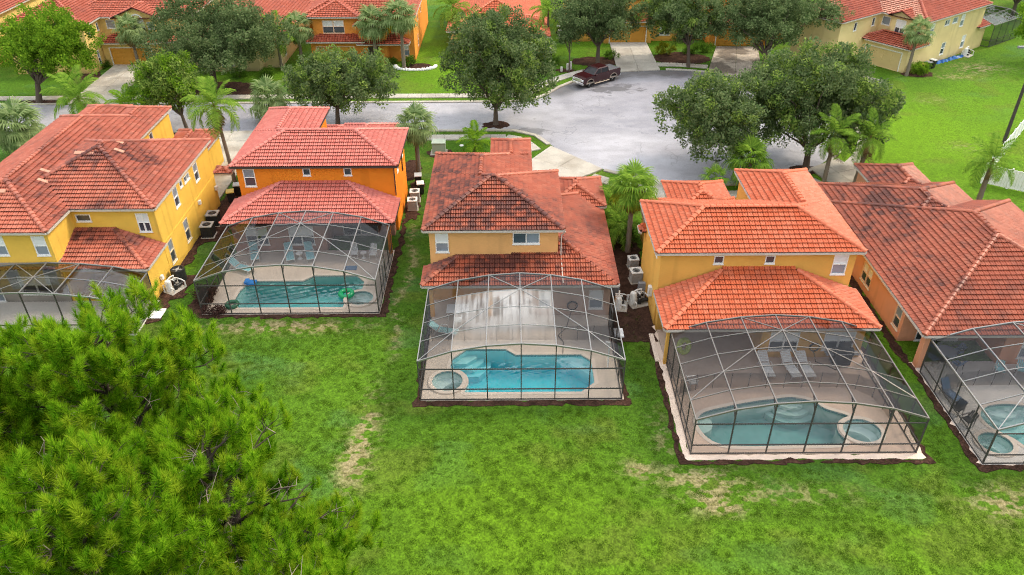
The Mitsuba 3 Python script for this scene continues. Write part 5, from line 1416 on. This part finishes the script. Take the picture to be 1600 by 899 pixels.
def fan_frond(Lp, R, droop, rng, seg=19):
    v, f, t = [], [], []; n = 0
    st = MB().tube([(0, 0, 0), (0, Lp * .6, Lp * .22), (0, Lp, Lp * .22 - droop * .1)], [.03, .022, .015], 4).vf(); v.append(st[0]); f.append(st[1]); t.append(np.full(len(st[0]), .7)); n = len(st[0])
    o = np.array([0, Lp, Lp * .22 - droop * .1])
    for i in range(seg):
        a = math.radians(-118 + 236 * i / (seg - 1)); ln = R * (1 - .25 * abs(a) / 2.06) * rng.uniform(.9, 1.08)
        d = np.array([math.sin(a), math.cos(a), -.12 + .25 * math.cos(a * 3) * .3]); d /= np.linalg.norm(d); w = np.cross(d, [0, 0, 1]) * .055
        mid = o + d * ln * .6 + [0, 0, .03 - .10 * droop]; tip = o + d * ln * .95 - [0, 0, ln * (.25 + .35 * droop)]
        v.append(np.array([o, mid - w, mid + w, tip])); f.append(np.array([[0, 1, 2], [1, 3, 2]]) + n); n += 4; t.append(np.full(4, np.clip(rng.normal(.5, .24), 0, 1)))
    t = np.concatenate(t); return np.vstack(v), np.vstack(f), np.column_stack([t, t])


def fplies(fn, bsdf): return [mikit.ply(a[:2], bsdf, uv=a[2]) for a in fn]


FEATHER = fplies([feather_frond(2.7, dr_, rg) for dr_ in (.5, .8, 1.05, 1.3)], 'leaf_palm')
FEATHER_Y = fplies([feather_frond(2.4, dr_, rg) for dr_ in (.6, .9, 1.2)], 'leaf_bright')
FAN = fplies([fan_frond(1.0, .95, d_, rg) for d_ in (.2, .6, 1.0, 1.3)], 'leaf_sabal')
FAN_G = fplies([fan_frond(1.0, .95, d_, rg) for d_ in (.2, .6, 1.0, 1.3)], 'leaf_palm')
FAN_Y = fplies([fan_frond(.9, .9, d_, rg) for d_ in (.4, .9)], 'leaf_yellow')
FAN_D = fplies([fan_frond(.9, .8, d_, rg) for d_ in (1.3, 1.6)], 'leaf_dry')
FEATHER_D = fplies([feather_frond(2.2, 1.9, rg)], 'leaf_dry')


def palm(label, x, y, hgt, kind, n, seed, s=1., r0=.16, dead=0, lean=(0, 0), yellow=0, boots=True):
    rng = np.random.default_rng(seed); k = thing('palm_tree', label, 'palm tree'); top = np.array([x + lean[0], y + lean[1], hgt])
    mid = np.array([x + lean[0] * .35, y + lean[1] * .35, hgt * .5])
    m = MB(); P = []; nn = max(6, int(hgt / .28))
    for i in range(nn + 1):
        t = i / nn; p = (1 - t) ** 2 * np.array([x, y, -.05]) + 2 * t * (1 - t) * mid + t * t * top; P.append(p)
    m.tube(P, [r0 * (1.25 - .45 * i / nn) * (1.06 if i % 2 else .97) for i in range(nn + 1)], 10); part(k, 'trunk', m, 'palm_trunk', smooth=60)
    if kind != 'feather' and boots:
        m = MB()
        for i in range(34):
            a = i * 2.4; z = hgt - 1.3 * (1 - i / 34) ** 1.0 - .1; c = top + [0, 0, z - hgt]
            d = np.array([math.cos(a), math.sin(a), 0]); m.beam(c + d * r0 * .8, c + d * (r0 + .16) + [0, 0, .22], .10, .03)
        part(k, 'boots', m, 'palm_boot')
    elif kind == 'feather': part(k, 'crownshaft', MB().tube([top - [0, 0, .5], top + [0, 0, .35]], [r0 * .95, .07], 10), 'leaf_dry')
    L = {'feather': FEATHER, 'feather_y': FEATHER_Y, 'fan': FAN, 'fan_g': FAN_G}[kind]
    for i in range(n + dead):
        a = i * 137.5 + rng.uniform(-12, 12); e = 66 - 108 * (i / n) ** .85 + rng.uniform(-7, 7)
        lib = L if i < n - yellow else FAN_Y
        if i >= n: lib = FAN_D if kind.startswith('fan') else FEATHER_D; e = -52 + rng.uniform(-18, 10)
        q = min(len(lib) - 1, int(len(lib) * min(i, n - 1) / n)) if lib is L else rng.integers(len(lib))
        A, E = math.radians(a), math.radians(e)
        Rz = np.array([[math.cos(A), -math.sin(A), 0], [math.sin(A), math.cos(A), 0], [0, 0, 1]]); Rx = np.array([[1, 0, 0], [0, math.cos(E), -math.sin(E)], [0, math.sin(E), math.cos(E)]])
        M = np.eye(4); M[:3, :3] = Rz @ Rx * s * rng.uniform(.85, 1.1); M[:3, 3] = top + [0, 0, .1]
        copy_part(k, 'frond', lib[q], M)
    return k


palm('tall feather palm with slim grey trunk between the yellow and orange houses', -24.6, 63.3, 7.3, 'feather', 20, 1, 1.12, .15, 2, (-.5, .3))
palm('fan palm with rusty boots right of the orange house', -8.4, 65.0, 4.9, 'fan', 34, 2, 1.15, .19, 5)
palm('yellowing fan palm with a dead frond skirt between the apricot and ochre houses', 8.9, 51.6, 5.3, 'fan_g', 34, 3, 1.15, .18, 14, yellow=7)
palm('feather palm nearer the ochre house of the pair at the drive', 27.6, 62.6, 4.7, 'feather', 15, 4, 1.0, .17, 3)
palm('feather palm farther right of the pair by the peach house', 30.5, 62.8, 4.4, 'feather', 16, 5, 1.05, .2, 2, (.3, 0))
palm('lone feather palm beside the white fence', 39.5, 59.0, 3.9, 'feather', 17, 6, 1.0, .2, 1)
palm('short fan palm behind the ochre house roof', 20.7, 62.6, 2.3, 'fan_g', 32, 7, 1.3, .2, 3)
palm('small fan palm just left of the short one behind the ochre roof', 17.6, 61.4, 1.3, 'fan_g', 16, 8, .85, .15, 3)
palm('short feather palm behind the apricot house roof', -3.4, 69.6, 1.3, 'feather_y', 15, 9, 1.0, .12)
palm('full fan palm at the far left before the street', -46.6, 70.0, 3.0, 'fan', 44, 10, 1.55, .24, 4)
palm('dusky feather palm behind the yellow house roof, left one', -44.3, 77.6, 3.0, 'feather', 20, 11, 1.35, .18, 1)
palm('bright feather palm behind the yellow house roof, right one', -39.2, 77.0, 2.4, 'feather_y', 18, 12, 1.15, .14)
palm('bushy fan palm on the verge behind the orange house roof', -25.3, 79.0, 2.3, 'fan', 36, 13, 1.35, .2, 2)
palm('fan palm at the corner of the askew sand yellow house', 47.6, 92.3, 5.2, 'fan', 26, 14, 1.1, .17, 3)
palm('left fan palm of the two before the coral house', -16.7, 96.6, 5.4, 'fan', 36, 15, 1.35, .19, 2)
palm('right fan palm with shaggy trunk before the coral house', -13.2, 95.9, 6.3, 'fan', 38, 16, 1.4, .2, 2, yellow=3)
palm('fan palm between the cream and coral houses', -26.3, 98.0, 4.4, 'fan', 30, 17, 1.3, .19, 1)
palm('feather palm between the cream house and its fan palm neighbour', -28.4, 96.0, 4.2, 'feather', 14, 18, 1.25, .15)
palm('feather palm behind the round oak beside the long lawn strip', -7.6, 107.5, 4.4, 'feather', 18, 19, 1.35, .17, 1)
palm('feather palm at the right corner of the low orange roofed house', 4.9, 103.5, 5.0, 'feather', 16, 20, 1.15, .15)
palm('fan palm in front of the arched window of the honey yellow house', -46.6, 97.2, 4.5, 'fan', 30, 21, 1.2, .17, 1)
palm('feather palm clump nearest the camera in the gap of the apricot and ochre houses', 8.3, 52.9, 1.5, 'feather', 15, 23, .9, .1)
palm('feather palm clump by the street end of the gap of the apricot and ochre houses', 9.3, 57.2, 1.9, 'feather_y', 15, 24, .95, .1)
palm('small feather palm among the plants between the apricot and ochre houses', 8.0, 56.0, 1.7, 'feather', 14, 22, .95, .12)

# ---- the pines in the foreground
def needle_tuft(key, bsdf, rng, n, L):
    """a bottle brush: needles leave a short stem steeply, the topmost nearly upright"""
    a = rng.uniform(0, 2 * np.pi, n); base = rng.uniform(-.32, .05, n); el = np.radians(np.clip(18 + 62 * (base + .32) / .37 + rng.normal(0, 13, n), -15, 89))
    d = np.column_stack([np.cos(a) * np.cos(el), np.sin(a) * np.cos(el), np.sin(el)]); p = np.column_stack([np.zeros((n, 2)), base])
    s = np.cross(d, rand_dirs(rng, n)); s /= np.linalg.norm(s, axis=1, keepdims=True)
    ln = (L * rng.uniform(.78, 1.12, n))[:, None]
    v = np.stack([p - s * .0085, p + s * .0085, p + d * ln], 1).reshape(-1, 3); f = np.arange(n * 3).reshape(-1, 3)
    t = np.repeat(np.clip(rng.normal(.5, .25, n), 0, 1), 3)
    scene[key] = {'type': 'shapegroup', 'needles': mikit.ply((v, f), bsdf, uv=np.column_stack([t, t]))}


for i, b_ in enumerate(('leaf_pine', 'leaf_pine', 'leaf_pine_deep', 'leaf_pine_old')): needle_tuft(f'tuft_{i}', b_, rg, 160, .275)


def pine(label, x, y, hgt, R, zlow, seed, n_limb=54, dens=1.):
    rng = np.random.default_rng(seed); k = thing('pine_tree', label, 'tree'); m = MB(); P = []
    wob = rng.normal(0, .12, (9, 2)).cumsum(0)
    for i in range(9): t = i / 8; P.append(np.array([x + wob[i, 0] * t, y + wob[i, 1] * t, hgt * .97 * t]))
    m.tube(P, np.linspace(.26, .05, 9), 10); part(k, 'trunk', m, 'bark_pine', smooth=60)
    at = lambda z: np.array([np.interp(z, [p[2] for p in P], [p[0] for p in P]), np.interp(z, [p[2] for p in P], [p[1] for p in P]), z])
    lm, tw = MB(), MB(); tips = []
    for i in range(n_limb):
        t = (i + rng.random()) / n_limb; z = zlow + (hgt * .98 - zlow) * t; a = i * 2.39996 + rng.normal(0, .3)
        ln = R * (1.0 - t ** 2.2) ** .75 * rng.uniform(.7, 1.1) + .35
        rise = ln * (.18 + .55 * t) + rng.normal(0, .15); o = at(z); d = np.array([math.cos(a), math.sin(a), 0])
        e = o + d * ln + [0, 0, rise]; pts = limb_tube(lm, o, e, .075 * (1 - .6 * t) + .015, .014, rng, 6, .07)
        pts = np.array(pts)
        if rng.random() < .08:   # a dead, bare limb
            for q in pts[2:]:
                for _ in range(2): tw.tube([q, q + rng.normal(0, .32, 3)], [.012, .004], 3)
            continue
        tips.append((e, d)); nb = int(2 + ln * 4.9 * dens)
        for j in range(nb):
            s = rng.uniform(.22, 1.0); q = np.array([np.interp(s, np.linspace(0, 1, 7), pts[:, c]) for c in range(3)])
            dd = d * rng.uniform(.1, .9) + np.cross(d, [0, 0, 1]) * rng.choice([-1, 1]) * rng.uniform(.3, 1.) + [0, 0, rng.uniform(.15, .9)]; dd /= np.linalg.norm(dd)
            bl = rng.uniform(.35, 1.0) * min(1., ln / 2.2); w = q + dd * bl
            (lm if rng.random() < .72 else tw).tube([q, (q + w) / 2 + rng.normal(0, .05, 3), w], [.014, .010, .006], 4); tips.append((w, dd))
            for _ in range(rng.integers(1, 3)):
                d3 = dd + rng.normal(0, .5, 3) + [0, 0, .35]; d3 /= np.linalg.norm(d3); w2 = w - dd * bl * rng.uniform(.1, .5) + d3 * rng.uniform(.25, .5); tips.append((w2, d3)); lm.tube([w - dd * bl * .4, w2], [.008, .005], 3)
    for _ in range(26):   # bare dead twigs inside the crown
        z = rng.uniform(zlow - 2, hgt * .8); o = at(z); a = rng.uniform(0, 6.28); d = np.array([math.cos(a), math.sin(a), rng.uniform(-.1, .4)]); L_ = rng.uniform(.8, 2.2)
        pts = limb_tube(tw, o, o + d * L_, .022, .006, rng, 5, .16)
        for _ in range(4):
            q = pts[rng.integers(1, 5)]; tw.tube([q, q + rng.normal(0, .35, 3)], [.010, .004], 3)
    part(k, 'branch', lm, 'bark_pine'); part(k, 'dead_twig', tw, 'dead_twig', stuff=True)
    labels.setdefault(f'{k}__foliage', {})['kind'] = 'stuff'
    for i, (p, d) in enumerate(tips):
        up = d * .40 + [0, 0, .95] + rng.normal(0, .22, 3); up /= np.linalg.norm(up); sx = np.cross(up, rng.normal(size=3)); sx /= np.linalg.norm(sx); sc = rng.uniform(.85, 1.3)
        M = np.eye(4); M[:3, 0], M[:3, 1], M[:3, 2], M[:3, 3] = sx * sc, np.cross(up, sx) * sc, up * sc, p
        inst(f'{k}__foliage__{i + 1:03d}', f'tuft_{rng.choice(4, p=[.3, .25, .25, .2])}', M)


PINES = [('tallest pine, its top nearest the left edge enclosure', -14.0, 20.0, 16.5, 4.0, 7.0, 31), ('pine at the left edge of the picture beside the tallest one', -18.0, 18.6, 16.8, 4.2, 7.5, 32), ('right hand pine leaning over the open lawn', -9.4, 17.0, 14.2, 4.2, 6.0, 33),
         ('low pine nearest the bottom edge, farthest right', -7.1, 12.9, 13.4, 3.5, 5.5, 34), ('pine at the bottom edge in the middle of the group', -11.6, 13.4, 16.4, 3.7, 7.5, 35), ('pine in the bottom left corner', -16.0, 14.0, 17.4, 3.8, 8.0, 36)]
for a in PINES: pine(*a)

# ---- grass blades on the open lawn and verges
def grass_clump(key, rng, n, R, hgt):
    r = R * np.sqrt(rng.random(n)); a = rng.uniform(0, 6.283, n); p = np.column_stack([r * np.cos(a), r * np.sin(a), np.zeros(n)])
    d = rng.normal(0, .45, (n, 3)); d[:, 2] = 1; d /= np.linalg.norm(d, axis=1, keepdims=True); s = np.cross(d, rand_dirs(rng, n)); s /= np.linalg.norm(s, axis=1, keepdims=True)
    h_ = (hgt * rng.uniform(.5, 1.2, n))[:, None]; v = np.stack([p - s * .012, p + s * .012, p + d * h_], 1).reshape(-1, 3); t = np.repeat(rng.random(n), 3)
    scene[key] = {'type': 'shapegroup', 'blades': mikit.ply((v, np.arange(n * 3).reshape(-1, 3)), 'leaf_grass', uv=np.column_stack([t, t]))}


grass_clump('clump_a', rg, 40, .22, .075); grass_clump('clump_b', rg, 30, .14, .10)
labels['grass'] = {'kind': 'stuff', 'label': 'short uneven green grass blades on the open lawn', 'category': 'grass'}
hard = shapely.union_all([sbox(d[0] - .9, d[2] - .6, d[1] + .6, d[3] + 8) for d in DECKS.values()]); shapely.prepare(hard)
rng = np.random.default_rng(77); gi = 0
xy = np.column_stack([rng.uniform(-24, 40, 26000), rng.uniform(13, 44, 26000)])
dens = np.sin(xy[:, 0] * .9 + 2 * np.sin(xy[:, 1] * .4)) * np.sin(xy[:, 1] * 1.1 + np.sin(xy[:, 0] * .6)) * .35 + .6
for (x, y), q in zip(xy, dens):
    if rng.random() > q or shapely.contains_xy(hard, x, y): continue
    if any(((x - b[0]) / b[2]) ** 2 + ((y - b[1]) / b[3]) ** 2 < .6 for b in BARE): continue
    gi += 1; inst(f'grass__{gi:05d}', 'clump_a' if rng.random() < .75 else 'clump_b', place(x, y, 0, rng.uniform(0, 360), rng.uniform(.7, 1.2)))
